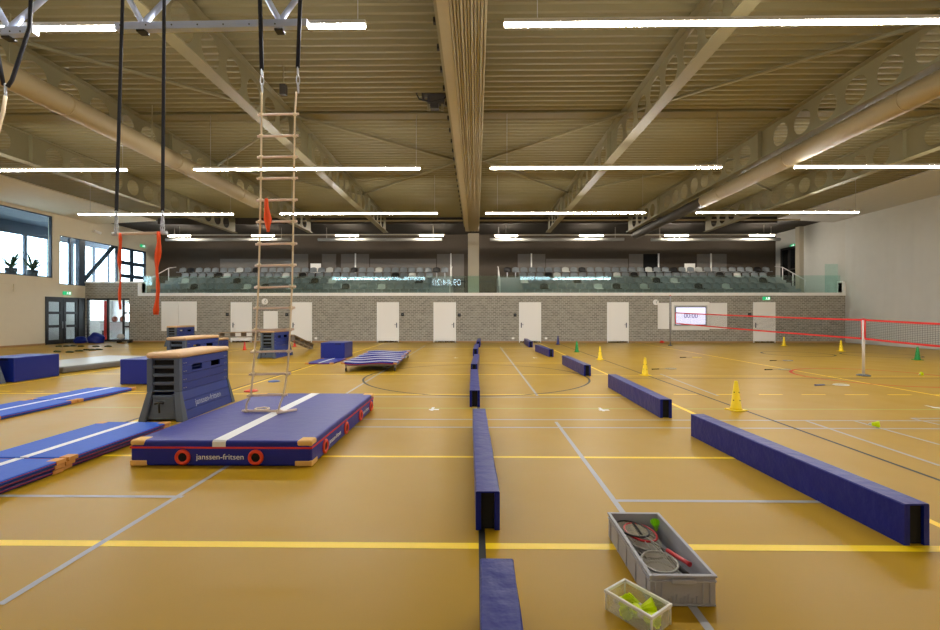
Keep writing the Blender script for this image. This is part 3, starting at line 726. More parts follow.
# upper outside: gallery behind window of the left wall
XO = XL - 3.6
bm = nb(); box(bm, XO, XL - .3, 12, YT + .3, 3.2, 3.45); struct('floor.004', bm, M['concrete'])
bm = nb(); box(bm, XO - .3, XL - .3, 12, YT + .3, 7.3, 7.5); struct('ceiling.003', bm, mat('gallery_ceiling', (70, 84, 96), rough=.7))
bm = nb(); box(bm, XO, XL - .3, 11.8, 12, 3.2, 7.4); struct('wall_gallery', bm, M['cream'])
bm = nb(); ys = [12, 14.4, 16.8, 19.2, 21.6, 24, 26.3, 27.9, 29.5, 31.2, 33, 34.4]
wall_cells(bm, 'x', XO - .12, XO, (12, 34.4), (3.45, 7.3), [(a + .09, b - .09, 3.6, 6.55) for a, b in zip(ys, ys[1:])])
wg = struct('window_5', bm, M['blueframe'], clean=True)
bm = nb(); box(bm, XO - .07, XO - .055, 12.05, 34.35, 3.55, 6.6); obj('window_pane', bm, M['clear'], wg)
def win_left(name, w, vert, horiz, m, fw=.06):
    bm = nb(); us = [w[0]] + vert + [w[1]]; vs = [w[2]] + horiz + [w[3]]
    wall_cells(bm, 'x', XL - .2, XL - .08, (w[0], w[1]), (w[2], w[3]), [(a + fw, b - fw, c + fw, d - fw) for a, b in zip(us, us[1:]) for c, d in zip(vs, vs[1:])])
    o = struct(name, bm, M[m], clean=True)
    bm = nb(); box(bm, XL - .15, XL - .14, w[0] + .03, w[1] - .03, w[2] + .03, w[3] - .03); obj('window_pane', bm, M['clear'], o)
    return o
win_left('window_2', w1, [], [], 'blueframe', .07)
win_left('window_3', w2, [AX(72, 260, XL).y], [], 'blueframe', .05)
ya, yb_ = AX(80, 260, XL).y, AX(86, 260, XL).y
bm = nb(); box(bm, XL - .28, XL - .04, ya, yb_, 3.45, w2[3]); struct('trim_4', bm, M['blueframe'])
p, q = AX(88, 282, XL), AX(119, 246, XL)
bm = nb(); tube(bm, [(XL - .35, p.y, p.z), (XL - .35, q.y, q.z)], .13, 10); struct('trim_5', bm, M['blueframe'])
for px in ():
    y_ = AX(px, 260, XL).y; bm = nb(); box(bm, XL - .75, XL - .6, y_, y_ + .35, 3.45, 6.4); struct('trim_6', bm, mat('outer_post_%d' % px, (120, 140, 160), rough=.5))
win_left('window_4', w3, [AX(133.5, 260, XL).y], [4.35, 5.25], 'blueframe', .13)
# dark glazed door at the stand's curtain end
bm = nb(); y0, y1 = doorR[0], doorR[1]; z1 = doorR[3]
holes = [(a, b, c, d) for a, b in ((y0 + .15, (y0 + y1) / 2 - .1), ((y0 + y1) / 2 + .1, y1 - .15)) for c, d in ((3.2, 4.0), (4.1, 4.85), (4.95, z1 - .15))]
wall_cells(bm, 'x', XR - .08, XR - .005, (y0, y1), (2.95, z1), holes); dd = struct('door_12', bm, M['doorframe'], clean=True)
bm = nb(); box(bm, XR - .04, XR - .02, y0 + .1, y1 - .1, 3.1, z1 - .1); obj('window_pane', bm, mat('dark_reflecting_pane', (20, 24, 26), rough=.1), dd)
# plants in the gallery
def plant(px, lb):
    p = AX(px, 274, XL - 1.3); t = thing('potted_palm', lb, 'plant', (p.x, p.y, 3.45), 0)
    bm = nb(); lathe(bm, [(.17, 0), (.26, .75), (.27, .8), (.23, .8), (.22, .7)], (0, 0, 0), 16); obj('pot', bm, M['pot'], t)
    bm = nb()
    for k in range(16):
        a = k * 2.4; L_ = .55 + .25 * random.random(); up = .35 + .5 * random.random(); w_ = .06; pr = []
        for s in range(7):
            u = s / 6; r_ = L_ * u; z_ = .75 + up * 1.9 * u - .7 * u * u * (1.0 if k % 2 else .6)
            ww = w_ * math.sin(PI * min(1, .12 + .88 * u)) + .006
            c_ = Vector((r_ * math.cos(a), r_ * math.sin(a), z_)); n_ = Vector((-math.sin(a), math.cos(a), 0)) * ww
            pr.append((bm.verts.new(c_ - n_), bm.verts.new(c_ + Vector((0, 0, -.015))), bm.verts.new(c_ + n_)))
        for s in range(6):
            bm.faces.new((pr[s][0], pr[s][1], pr[s + 1][1], pr[s + 1][0])); bm.faces.new((pr[s][1], pr[s][2], pr[s + 1][2], pr[s + 1][1]))
    obj('fronds', bm, M['leaf'], t)
plant(11, 'potted palm behind the gallery window, further from the gym corner')
plant(32.5, 'potted palm behind the gallery window, closer to the gym corner')
# hatch panel trim on the cream wall and small spotlight
a, b = AX(-30, 281.5, XL), AX(14.5, 293, XL); bm = nb()
wall_cells(bm, 'x', XL, XL + .05, (a.y, b.y), (b.z, AX(14.5, 283, XL).z), [(a.y + .07, b.y - .07, b.z + .07, AX(14.5, 283, XL).z - .07)]); struct('trim_7', bm, M['cream'], clean=True)
p = AX(92, 231.5, XL); t = thing('wall_spotlight_mount', 'small white spotlight on the cream wall above the tall windows', 'spotlight', p)
bm = nb(); box(bm, 0, .3, -.04, .04, -.02, .02); obj('arm', bm, M['whitedoor'], t); bm = nb(); tube(bm, [(.25, -.15, .02), (.42, .18, -.08)], .09, 12); obj('lamp_head', bm, M['whitedoor'], t)

# ------------------------------------------------------------------ barriers
def barrier(nl, fl, label, grp, w=.19, h=.306):
    nl, fl = Vector((nl.x, nl.y, 0)), Vector((fl.x, fl.y, 0)); d = fl - nl; L_ = d.length; ang = math.atan2(-d.x, d.y)
    t = thing('foam_barrier', label, 'barrier beam', nl, ang, grp)
    bm = nb(); q = w * .22; n = 14                       # vinyl cover: an inverted U, slightly uneven
    outer = [(0, 0), (0, h - .008), (.008, h), (w - .008, h), (w, h - .008), (w, 0)]; inner = [(w - q, 0), (w - q, h - .012), (q, h - .012), (q, 0)]
    prof = outer + inner; rings = []
    for i in range(n + 1):
        yy = L_ * i / n
        rings.append([bm.verts.new((x + (random.uniform(-.0025, .0025) if 0 < i < n and 0 < k < 5 else 0), yy, z)) for k, (x, z) in enumerate(prof)])
    m_ = len(prof)
    for i in range(n):
        for k in range(m_):
            f = bm.faces.new((rings[i][k], rings[i][(k + 1) % m_], rings[i + 1][(k + 1) % m_], rings[i + 1][k])); f.smooth = False
    bm.faces.new(rings[0][::-1]); bm.faces.new(rings[-1])
    obj('vinyl_cover', bm, M['barrier'], t)
    bm = nb(); box(bm, q + .002, w - q - .002, .02, L_ - .02, 0.004, h - .016); obj('dark_hollow_fill', bm, M['hollow'], t)  # black filling stands in for the shade in the open hollow
TZ = .306
cl = 'blue foam beams in the central line'
def T(px, py): return G(px, py, TZ)
n1 = T(480.2, 558.3)
barrier(Vector((.005, -.45, 0)), n1, 'blue foam beam in the central line, cut off by the bottom edge of the picture', cl)
barrier(G(475.7, 530.2), T(472.6, 408.5), 'blue foam beam in the central line, second from the bottom edge, with creased top', cl)
barrier(G(469.6, 407), T(470.5, 369.2), 'blue foam beam in the central line, third from the bottom edge', cl)
barrier(T(470.7, 364), T(474.2, 354), 'blue foam beam in the central line, fourth from the bottom edge, slightly skewed', cl)
barrier(T(473, 348.8), T(474.8, 343.9), 'blue foam beam in the central line, second from the brick wall', cl)
barrier(T(476.4, 341.4), Vector((T(476.4, 341.4).x + .08, 26.9, 0)), 'blue foam beam in the central line, closest to the brick wall', cl)
cr = 'blue foam beams in the line beside the cones'
barrier(G(904.5, 545.7), G(690.9, 435.8), 'long blue foam beam past the grey crate, largest in the line beside the cones', cr)
barrier(G(660.2, 418), G(608, 387.2), 'blue foam beam beside the cones, between the largest beam and the black circle', cr)
barrier(G(584, 376), G(562, 364.4), 'blue foam beam standing on the edge of the black floor circle', cr)
barrier(G(548.9, 357), G(535, 351.3), 'blue foam beam beside the cones, just behind the black floor circle', cr)
barrier(G(529, 347.4), G(524, 343.7), 'blue foam beam beside the cones, in front of a white door', cr)

# ------------------------------------------------------------------ gym mats
def gym_mat(name, label, loc, rotz, w, l, th, m, group=None, sag=None, stripe_x=True, corners='orangepatch', stripe_w=.09):
    """mat lying w (x) by l (y), origin at the middle of its underside"""
    t = thing(name, label, 'mat', loc, rotz, group)
    bm = nb(); box(bm, -w / 2, w / 2, -l / 2, l / 2, 0.002, th); obj('mat_body', bm, M[m], t, bev=min(.015, th * .3))
    e = .004
    bm = nb()
    if stripe_x: box(bm, -stripe_w / 2, stripe_w / 2, -l / 2 - .001, l / 2 + .001, th - .006, th + .002)
    else: box(bm, -w / 2 - .001, w / 2 + .001, -stripe_w / 2, stripe_w / 2, th - .006, th + .002)
    obj('stripe', bm, M['white'], t)
    bm = nb(); zz = th * .62
    for a, b, c, d in ((-w / 2 - e, w / 2 + e, -l / 2 - e, -l / 2), (-w / 2 - e, w / 2 + e, l / 2, l / 2 + e), (-w / 2 - e, -w / 2, -l / 2, l / 2), (w / 2, w / 2 + e, -l / 2, l / 2)):
        box(bm, a, b, c, d, zz - .004, zz + .004)
    obj('piping', bm, M['darkred'], t)
    for sx in (-1, 1):
        for sy in (-1, 1):
            cw = .11; x0, x1 = sorted((sx * (w / 2 - cw), sx * (w / 2 + .006))); y0, y1 = sorted((sy * (l / 2 - cw), sy * (l / 2 + .006)))
            bm = nb(); box(bm, x0, x1, y0, y1, th * .1, th + .003); obj('corner_patch', bm, M[corners], t, bev=.004)
    return t
# near row of stacked mats beside the big mat, two stacks of three
xr_ = -4.47; TH = .045
for i, (y0, y1, nm) in enumerate(((4.96, 6.62, 'beside the near vaulting box'), (3.26, 4.92, 'at the picture edge'))):
    for k in range(3):
        lab = ['bottom', 'middle', 'top'][k]
        gym_mat('gym_mat', f'blue gym mat with white stripe, {lab} of the stack {nm}', (xr_ - .5 + .012 * (k - 1), (y0 + y1) / 2 + .01 * k, TH * k + .001 * k), -.02 + .012 * k, 1.0, y1 - y0, TH, 'skylitblue' if k == 2 else 'navyside', 'mats stacked beside the thick landing mat')  # only the top mat takes the blue brightened by skylight reflection
for i, (y0, y1, nm) in enumerate(((8.76, 10.25, 'ending near the blue foam block'), (7.2, 8.72, 'running out of the picture'))):
    gym_mat('gym_mat', f'blue gym mat lying singly on the floor, {nm}', (-8.16, (y0 + y1) / 2, 0), 0.005, 1.0, y1 - y0, .065, 'skylitblue', 'mats in the row beyond the stacked mats')
# blue blocks
def block(label, x0, x1, y0, y1, h=.615):
    t = thing('foam_block', label, 'foam block', ((x0 + x1) / 2, (y0 + y1) / 2, 0), 0, 'blue foam blocks'); a, b = (x1 - x0) / 2, (y1 - y0) / 2
    bm = nb(); box(bm, -a, a, -b, b, 0.002, h); obj('block_body', bm, M['blockblue'], t, bev=.02)
    bm = nb(); box(bm, -a + .04, a - .04, -b - .003, -b + .01, h * .04, h * .055); box(bm, -a + .04, a - .04, -b - .003, -b + .01, h * .93, h * .94); obj('seam', bm, M['navyside'], t)
    bm = nb(); box(bm, .1, .32, -b - .012, -b, h * .9, h * .95); obj('handle', bm, M['strap'], t)
p, q = G(14, 382.5), G(60, 375.8)
block('blue foam block at the picture edge beside the grey air mat', p.x - .95, p.x, p.y, q.y)
p = G(119.8, 384.6); block('blue foam block directly behind the near vaulting box', p.x, p.x + 1.3, p.y, p.y + .95)
p = G(320.5, 358.8); q = G(344.7, 358.8); block('blue foam block with a small mat lying in front of it', p.x, q.x, p.y, p.y + 1.15)
a, b = G(304.5, 364.4), G(332, 364.4)
gym_mat('gym_mat', 'small blue gym mat lying in front of the foam block', ((a.x + b.x) / 2 + .02, a.y + .86, 0), 0, b.x - a.x, 1.68, .05, 'blue', None)
# grey air mat
a, b = G(59, 374.2), G(120, 366.6); d = (b - a).normalized()
t = thing('air_mat', 'low grey inflatable mat with pale top between two blue foam blocks', 'air mat', (a.x, a.y, 0), math.atan2(d.y, d.x))
bm = nb(); box(bm, .12, 3.6, 0.0, 2.2, .002, .19); obj('mat_side', bm, M['airside'], t, bev=.05, seg=3)
bm = nb(); box(bm, .17, 3.55, .05, 2.15, .185, .197); obj('mat_top', bm, M['airmat'], t)  # paler top sheet, the window reflection painted into its colour

# thick landing mat
p = G(132, 466.2); q = G(313, 466.6); bk = G(373, 409.5)
x0, x1, y0, y1 = p.x - .02, (q.x + bk.x) / 2, p.y, bk.y; hm = .29
t = thing('landing_mat', 'thick dark blue landing mat with white stripe and red ring handles under the rope ladder', 'landing mat', ((x0 + x1) / 2, (y0 + y1) / 2, 0))
a, b = (x1 - x0) / 2, (y1 - y0) / 2
bm = nb(); box(bm, -a, a, -b, b, .002, hm); obj('mat_body', bm, M['blue'], t, bev=.03, seg=3)
zr = hm * .72
bm = nb()
for c in ((-a - .004, a + .004, -b - .004, -b + .01), (-a - .004, a + .004, b - .01, b + .004), (-a - .004, -a + .01, -b + .01, b - .01), (a - .01, a + .004, -b + .01, b - .01)): box(bm, *c, zr - .008, zr + .012)
obj('piping', bm, M['red'], t)
sx0 = AY(219, 440, y0).x - t.location.x
bm = nb(); box(bm, sx0 - .075, sx0 + .075, -b + .012, b - .012, hm - .01, hm + .002); box(bm, sx0 - .075, sx0 + .075, -b - .002, -b + .02, zr + .012, hm - .012)
hexa(bm, [(sx0 - .075, -b - .002, hm - .02), (sx0 + .075, -b - .002, hm - .02), (sx0 + .075, -b + .03, hm - .02), (sx0 - .075, -b + .03, hm - .02)], [(sx0 - .075, -b + .012, hm + .002), (sx0 + .075, -b + .012, hm + .002), (sx0 + .075, -b + .03, hm + .002), (sx0 - .075, -b + .03, hm + .002)])
obj('stripe', bm, M['white'], t)
for sx in (-1, 1):
    for sy in (-1, 1):
        for z0_, z1_, cw in ((zr + .015, hm + .004, .17), (.004, hm * .24, .19)):
            X0, X1 = sorted((sx * (a - cw), sx * (a + .005))); Y0_, Y1_ = sorted((sy * (b - cw), sy * (b + .005)))
            bm = nb(); box(bm, X0, X1, Y0_, Y1_, z0_, z1_); obj('corner_patch', bm, M['patch'], t, bev=.025 if z0_ > .1 else .012)
def ring(P, axis):
    bm = nb(); n_ = 28; pts = [(.068 * math.cos(2 * PI * k / n_), .068 * math.sin(2 * PI * k / n_)) for k in range(n_)]
    tube(bm, [((P[0] + u, P[1], P[2] + v) if axis == 'y' else (P[0], P[1] + u, P[2] + v)) for u, v in pts], .021, 8, closed=True)
    o = obj('ring_handle', bm, M['redring'], t)
    bm = nb(); lathe(bm, [(.05, -.004), (.05, .004)], (0, 0, 0), 20)
    bmesh.ops.rotate(bm, verts=bm.verts, cent=(0, 0, 0), matrix=Matrix.Rotation(PI / 2, 3, 'X' if axis == 'y' else 'Y')); bmesh.ops.translate(bm, verts=bm.verts, vec=P); obj('ring_centre', bm, M['hollow'], o)
rx = [AY(px, 457, y0).x - t.location.x for px in (183, 256)]
for r_ in rx: ring((r_, -b - .006, .105), 'y')
text('lettering', 'janssen-fritsen', .088, (sum(rx) / 2 + .01, -b - .006, .108), (1, 0, 0), (0, 0, 1), M['white'], t, sx=1.06)
for f in (.17, .46, .72, .95): ring((a + .006, -b + 2 * b * f - .08, .105), 'x')
for f in (.29, .81): text('lettering', 'janssen-fritsen', .085, (a + .006, -b + 2 * b * f - .05, .11), (0, 1, 0), (0, 0, 1), M['white'], t)

# ------------------------------------------------------------------ vaulting boxes
def vault_box(loc, label, h=1.09, logo=True, low=False, rotz=0.0):
    t = thing('vaulting_box', label, 'vaulting box', loc, rotz, 'vaulting boxes')
    L_ = 1.62; wt, wb = .255, .35; zb = .46 * h / 1.08; zt = h - .09; fl = .07
    if low: zb = .06
    bm = nb(); box(bm, -wt - .015, wt + .015, -.01, L_ + .01, zt, h); obj('leather_top', bm, M['tan'], t, bev=.04, seg=3)
    ns = max(1, round((zt - zb) / .13)); sh = (zt - zb) / ns
    for y0_, y1_, nm in ((0, .09, -1), (L_ - .05, L_, 1)):
        bm = nb()
        for s in (-1, 1):
            X0, X1 = sorted((s * (wt - .09), s * wt)); box(bm, X0, X1, y0_, y1_, zb, zt)
        for k in range(ns + 1):
            zc = zb + sh * k; z0_, z1_ = max(zb, zc - .026), min(zt, zc + .026); box(bm, -wt + .09, wt - .09, y0_ + .012, y1_ - .012, z0_, z1_)
        obj('end_frame', bm, M['boxgrey'], t, bev=.012)
        bm = nb(); box(bm, -wt + .09, wt - .09, (y0_ + y1_) / 2 - .01 + .03 * -nm, (y0_ + y1_) / 2 + .01 + .03 * -nm, zb, zt); obj('slot_back', bm, M['hollow'], t)  # black board painting the shade inside the slots
    for s in (-1, 1):
        for k in range(ns):
            z0_, z1_ = zb + sh * k + .004, zb + sh * (k + 1) - .004; X0, X1 = sorted((s * (wt - .03), s * (wt - .006)))
            bm = nb()
            if k == ns - 3 + 1 and not low:
                zm = z0_ + (z1_ - z0_) * .45
                box(bm, X0, X1, .09, L_ - .05, z0_, zm - .02)
                for u, v in ((.09, .36), (.68, .98), (1.30, L_ - .05)): box(bm, X0, X1, u, v, zm - .02, z1_)
            else: box(bm, X0, X1, .09, L_ - .05, z0_, z1_)
            pl = obj('side_plank', bm, M['boxblue'], t)
            bm = nb()
            for yy in (.13, .19, L_ - .1, L_ - .16):
                tube(bm, [(s * (wt - .008), yy, (z0_ + z1_) / 2 - .02), (s * (wt + .002), yy, (z0_ + z1_) / 2 - .02)], .009, 6)
            obj('bolt', bm, M['metal'], pl)['kind'] = 'stuff'
    if not low:
        for y0_, y1_, o0, o1 in ((0, .08, -fl, 0), (L_ - .05, L_, 0, fl)):
            bm = nb()
            for s in (-1, 1):
                xs_b = sorted((s * (wb - .11), s * wb)); xs_t = sorted((s * (wt - .09), s * wt))
                hexa(bm, [(xs_b[0], y0_ + o0, 0.0), (xs_b[1], y0_ + o0, 0.0), (xs_b[1], y1_ + o1, 0.0), (xs_b[0], y1_ + o1, 0.0)],
                     [(xs_t[0], y0_, zb), (xs_t[1], y0_, zb), (xs_t[1], y1_, zb), (xs_t[0], y1_, zb)])
            in0, in1 = y0_ + o0 * .5 + .03, y1_ + o1 * .5 - .03
            hexa(bm, [(-wb + .11, in0 - .005, .03), (wb - .11, in0 - .005, .03), (wb - .11, in1, .03), (-wb + .11, in1, .03)], [(-wt + .09, in0 + .02, zb - .1), (wt - .09, in0 + .02, zb - .1), (wt - .09, in1, zb - .1), (-wt + .09, in1, zb - .1)])
            box(bm, -wt + .08, wt - .08, y0_ - .0 + .01, y1_ - .01, zb - .12, zb - .05)
            obj('base_end', bm, M['boxgrey'], t, bev=.012)
        for s in (-1, 1):
            for k in range(3):
                f0, f1 = k / 3 + .008, (k + 1) / 3 - .008
                xb, xt = wb + (wt - wb) * f0 - .012, wb + (wt - wb) * f1 - .012
                bm = nb(); b4 = [(s * (xb - .025), .075 - fl * (1 - f0), zb * f0), (s * xb, .075 - fl * (1 - f0), zb * f0), (s * xb, L_ - .045 + fl * (1 - f0), zb * f0), (s * (xb - .025), L_ - .045 + fl * (1 - f0), zb * f0)]
                t4 = [(s * (xt - .025), .075 - fl * (1 - f1), zb * f1), (s * xt, .075 - fl * (1 - f1), zb * f1), (s * xt, L_ - .045 + fl * (1 - f1), zb * f1), (s * (xt - .025), L_ - .045 + fl * (1 - f1), zb * f1)]
                hexa(bm, b4, t4); obj('base_plank', bm, M['boxblue'], t)
        bm = nb(); tube(bm, [(-.08, -.075, .3), (.03, -.09, .32), (.06, -.075, .3)], .022, 6); tube(bm, [(-.01, -.09, .31), (-.01, -.075, .15)], .016, 6); obj('wheel_lever', bm, M['black'], t)
        if logo:
            f = .5; xm_ = wb + (wt - wb) * f - .012 + .004
            text('lettering', 'janssen-fritsen', .14, (xm_, L_ * .5, zb * f), (0, 1, 0), ((wt - wb), 0, zb), M['logo'], t, sx=1.05)
    return t
a = G(138, 422.3)
vault_box((a.x + .355, a.y + .06, 0), 'blue and grey vaulting box with tan top beside the thick landing mat', rotz=.055)
p = G(165.5, 337.6, 1.08); vault_box((p.x + .275, p.y + .01, 0), 'blue and grey vaulting box standing directly behind the near one')
p = G(166, 326.2, 1.08); vault_box((p.x + .275, p.y + .01, 0), 'blue and grey vaulting box nearest the brick wall below the white wall cabinet')
a = G(257.5, 358.7); vault_box((a.x + .33, a.y + .07, 0), 'blue vaulting box with two benches hooked on it, seen through the rope ladder')
p = G(7, 383.3); vault_box((p.x - .37, p.y - 1.62 - .07, 0), 'vaulting box mostly cut off by the picture edge, before the blue foam block')
V4 = a
pb = AY(217, 340, 20.3)
vault_box((pb.x - .28, 19.7, 0), 'low blue vaulting box mostly hidden behind another, holding the end of a grey bench', h=.62, logo=False, low=True)
# benches
def bench(P, Q, label, legs_on=None):
    P, Q = Vector(P), Vector(Q); d = Q - P; L_ = d.length; t = thing('gym_bench', label, 'bench', P, 0, 'gym benches')
    t.rotation_mode = 'QUATERNION'; xa = d.normalized(); ya = Vector((0, 0, 1)).cross(xa).normalized(); za = xa.cross(ya)
    t.rotation_quaternion = Matrix((xa, ya, za)).transposed().to_quaternion()
    bm = nb(); box(bm, 0, L_, -.13, .13, .0, .04); obj('seat_board', bm, mat('bench_wood_%d' % int(P.x * -10), (150, 128, 102), rough=.6, noise=.1), t, bev=.008)
    for s in (-.1, .1):
        bm = nb(); box(bm, .1, L_ - .1, s - .015, s + .015, -.2, -.15); obj('under_rail', bm, M['benchgrey'], t)
    n_ = 5
    for k in range(n_):
        xx_ = .15 + (L_ - .3) * k / (n_ - 1)
        bm = nb(); box(bm, xx_ - .025, xx_ + .025, -.11, .11, -.2, 0); obj('leg', bm, M['benchgrey'], t)
bench((pb.x + .02, 20.5, .86), (V4.x + .02, V4.y + 1.0, .98), 'grey bench bridging level from the low box to the far vaulting box')
e = G(311.5, 349.2)
bench((V4.x + .86, V4.y + 1.1, .84), (e.x, e.y, .205), 'grey bench sloping from the far vaulting box down to the floor')

# ------------------------------------------------------------------ mat trolley with shingled mats
fl_, fr_ = G(346.6, 372.2), G(398, 371.7)
ang = math.atan2(-(AY(369, 350, 17.9).x - AY(343, 362, 13.65).x), 4.25)
zt_ = .27
t = thing('mat_trolley', 'low wheeled steel trolley carrying overlapping striped blue mats', 'trolley', (AY(343.5, 362, 13.65).x, 13.6, 0), ang)
Wt, Lt = 1.58, 4.2
for xx_ in (.06, Wt - .06):
    bm = nb(); box(bm, xx_ - .025, xx_ + .025, .1, Lt, .15, .2); obj('side_beam', bm, M['polegrey'], t)
for yy in (.2, Lt * .5, Lt - .1):
    bm = nb(); box(bm, .085, Wt - .085, yy - .025, yy + .025, .15, .2); obj('cross_beam', bm, M['polegrey'], t)
for xx_ in (.06, Wt - .06):
    for yy in (.12, Lt - .05):
        bm = nb(); box(bm, xx_ - .015, xx_ + .015, yy - .02, yy + .02, .05, .155); o = obj('wheel_fork', bm, M['metal'], t)
        bm = nb(); lathe(bm, [(.055, -.018), (.055, .018)], (0, 0, 0), 16); bmesh.ops.rotate(bm, verts=bm.verts, cent=(0, 0, 0), matrix=Matrix.Rotation(PI / 2, 3, 'Y')); bmesh.ops.translate(bm, verts=bm.verts, vec=(xx_, yy, .056))
        obj('wheel', bm, M['racketblack'], o)
rot = Matrix.Rotation(ang, 3, 'Z')
nm_ = 6
for k in range(nm_):
    l = Lt / nm_ - .004; y0_ = -.05 + k * (Lt + .05) / nm_
    c = Vector(t.location) + rot @ Vector((Wt / 2 + .02 * ((k % 3) - 1), y0_ + l / 2, .202 + .004 * (k % 2)))
    base = thing('gym_mat', f'striped blue gym mat on the trolley, {ordw(k + 1)} from the thick landing mat side', 'mat', c, ang, 'mats on the trolley')
    # each mat sags across its width
    def sheet(x0, x1, y0, y1, z0, z1, nx=14, ny=2):
        bm = nb(); top = []; bot = []
        for i in range(nx + 1):
            x = x0 + (x1 - x0) * i / nx; rowt = []; rowb = []
            for j in range(ny + 1):
                y = y0 + (y1 - y0) * j / ny
                z = tilt(y) + sagf(x)
                rowt.append(bm.verts.new((x, y, z + z1))); rowb.append(bm.verts.new((x, y, z + z0)))
            top.append(rowt); bot.append(rowb)
        for i in range(nx):
            for j in range(ny):
                f = bm.faces.new((top[i][j], top[i + 1][j], top[i + 1][j + 1], top[i][j + 1])); f.smooth = True
                bm.faces.new((bot[i][j], bot[i][j + 1], bot[i + 1][j + 1], bot[i + 1][j]))
        for i in range(nx):
            for j, s in ((0, 1), (ny, -1)): bm.faces.new((bot[i][j], bot[i + 1][j], top[i + 1][j], top[i][j]))
        for j in range(ny):
            for i in (0, nx): bm.faces.new((bot[i][j], bot[i][j + 1], top[i][j + 1], top[i][j]))
        return bm
    ph = .7 * k
    tilt = lambda y: .012 * k * (y / l + .5) * 0 + .006 * k
    sagf = lambda x: .022 + .020 * math.sin(x * 4.6 + ph)
    hw_ = Wt / 2 + .03
    obj('mat_body', sheet(-hw_, hw_, -l / 2, l / 2, 0, .045), M['blue'], base)
    obj('stripe', sheet(-hw_ + .001, hw_ - .001, -.06, .06, .03, .0475), M['white'], base)
    obj('piping', sheet(-hw_ - .004, hw_ + .004, -l / 2 - .004, -l / 2 + .01, .006, .018, ny=1), M['red'], base)
    for s in (-1, 1):
        xs_ = sorted((s * (hw_ - .1), s * (hw_ + .004))); obj('corner_patch', sheet(xs_[0], xs_[1], -l / 2 - .005, -l / 2 + .06, .004, .048, nx=2, ny=1), M['orangepatch'], base)

# ------------------------------------------------------------------ cones and floor discs
def make_cone(name, m, h, label, P):
    t = thing(name, label, 'cone', P, random.uniform(-.3, .3), 'training cones')
    bm = nb(); b = h * .25; box(bm, -b, b, -b, b, 0, .022); obj('base', bm, m, t, bev=.01)
    bm = nb(); lathe(bm, [(h * .21, .02), (h * .17, .05), (h * .06, h * .97), (h * .045, h), (h * .03, h), (h * .03, h - .02)], (0, 0, 0), 24); c = obj('cone_body', bm, m, t)
    bm = nb()
    for z in (.35, .62):
        r = h * (.17 - .11 * (z - .05) / .92) + .001
        for k in range(4):
            a = k * PI / 2 - PI / 2 + .25; v = Vector((math.cos(a), math.sin(a), 0)); tube(bm, [v * (r - .01) + Vector((0, 0, h * z)), v * (r + .002) + Vector((0, 0, h * z))], .011, 8)
    obj('hole', bm, M['hollow'], c)['kind'] = 'stuff'
for px, py, h, m, lb in ((736, 410.2, .52, 'coney', 'large yellow cone standing beside the gap between the two largest beams'), (645, 375.4, .5, 'coney', 'yellow cone standing behind the far end of the second largest beam'),
                         (600, 359.6, .5, 'coney', 'yellow cone standing behind the beam on the black circle'), (576.8, 352, .5, 'coneg', 'green cone between the navy cone and a yellow cone'),
                         (558, 344.5, .5, 'coneb', 'navy blue cone closest to the brick wall'), (784, 346, .5, 'coney', 'yellow cone in front of the brick wall under the exit sign side'),
                         (841, 351.2, .5, 'coney', 'yellow cone seen under the net beside the white net post'), (917.5, 360, .5, 'coneg', 'green cone under the net in front of the grey curtain wall'),
                         (244.6, 350, .4, 'coner', 'red cone in front of the level bench'), (294.5, 346.8, .4, 'coner', 'red cone beside the sloping bench')):
    make_cone('traffic_cone', M[m], h, lb, G(px, py))
for px, py, m, lb in ((251, 391.2, 'coner', 'flat red marker disc on the floor behind the landing mat'), (274, 381.5, 'racketblue', 'flat blue marker disc on the floor behind the landing mat')):
    bm = nb(); lathe(bm, [(.15, 0), (.13, .02), (.06, .035), (.05, .03)], (0, 0, 0), 24); tag(obj('marker_disc', bm, M[m], loc=G(px, py)), lb, 'marker')

# ------------------------------------------------------------------ rackets, shuttles
def make_racket(frame_m, label, P, rotz, tilt=(0, 0), grip='grip', grp=None, shaft='racketgrey'):
    t = thing('badminton_racket', label, 'racket', P, 0, grp); t.rotation_euler = (tilt[0], tilt[1], rotz)
    n_ = 36; pts = [(.105 * math.sin(2 * PI * k / n_), .53 + .125 * math.cos(2 * PI * k / n_) * (1.0 if math.cos(2 * PI * k / n_) > 0 else 1.08), .008) for k in range(n_)]
    bm = nb(); tube(bm, pts, .0075, 6, closed=True); f = obj('head_frame', bm, M[frame_m], t)
    bm = nb()
    for k in range(-6, 7):
        x = k * .015; s = math.sqrt(max(0, 1 - (x / .105) ** 2)); tube(bm, [(x, .53 - .132 * s, .008), (x, .53 + .122 * s, .008)], .0014, 3, cap=False)
    for k in range(-7, 8):
        y = k * .016; s = math.sqrt(max(0, 1 - (y / .13) ** 2)); tube(bm, [(-.103 * s, .53 + y, .008), (.103 * s, .53 + y, .008)], .0014, 3, cap=False)
    obj('strings', bm, M['string'], t)
    bm = nb(); tube(bm, [(0, .19, .008), (0, .395, .008)], .0045, 6); obj('shaft', bm, M[shaft], t)
    bm = nb(); tube(bm, [(0, 0, .012), (0, .02, .012), (0, .19, .012)], [.017, .014, .013], 8); obj('grip', bm, M[grip], t)
    return t
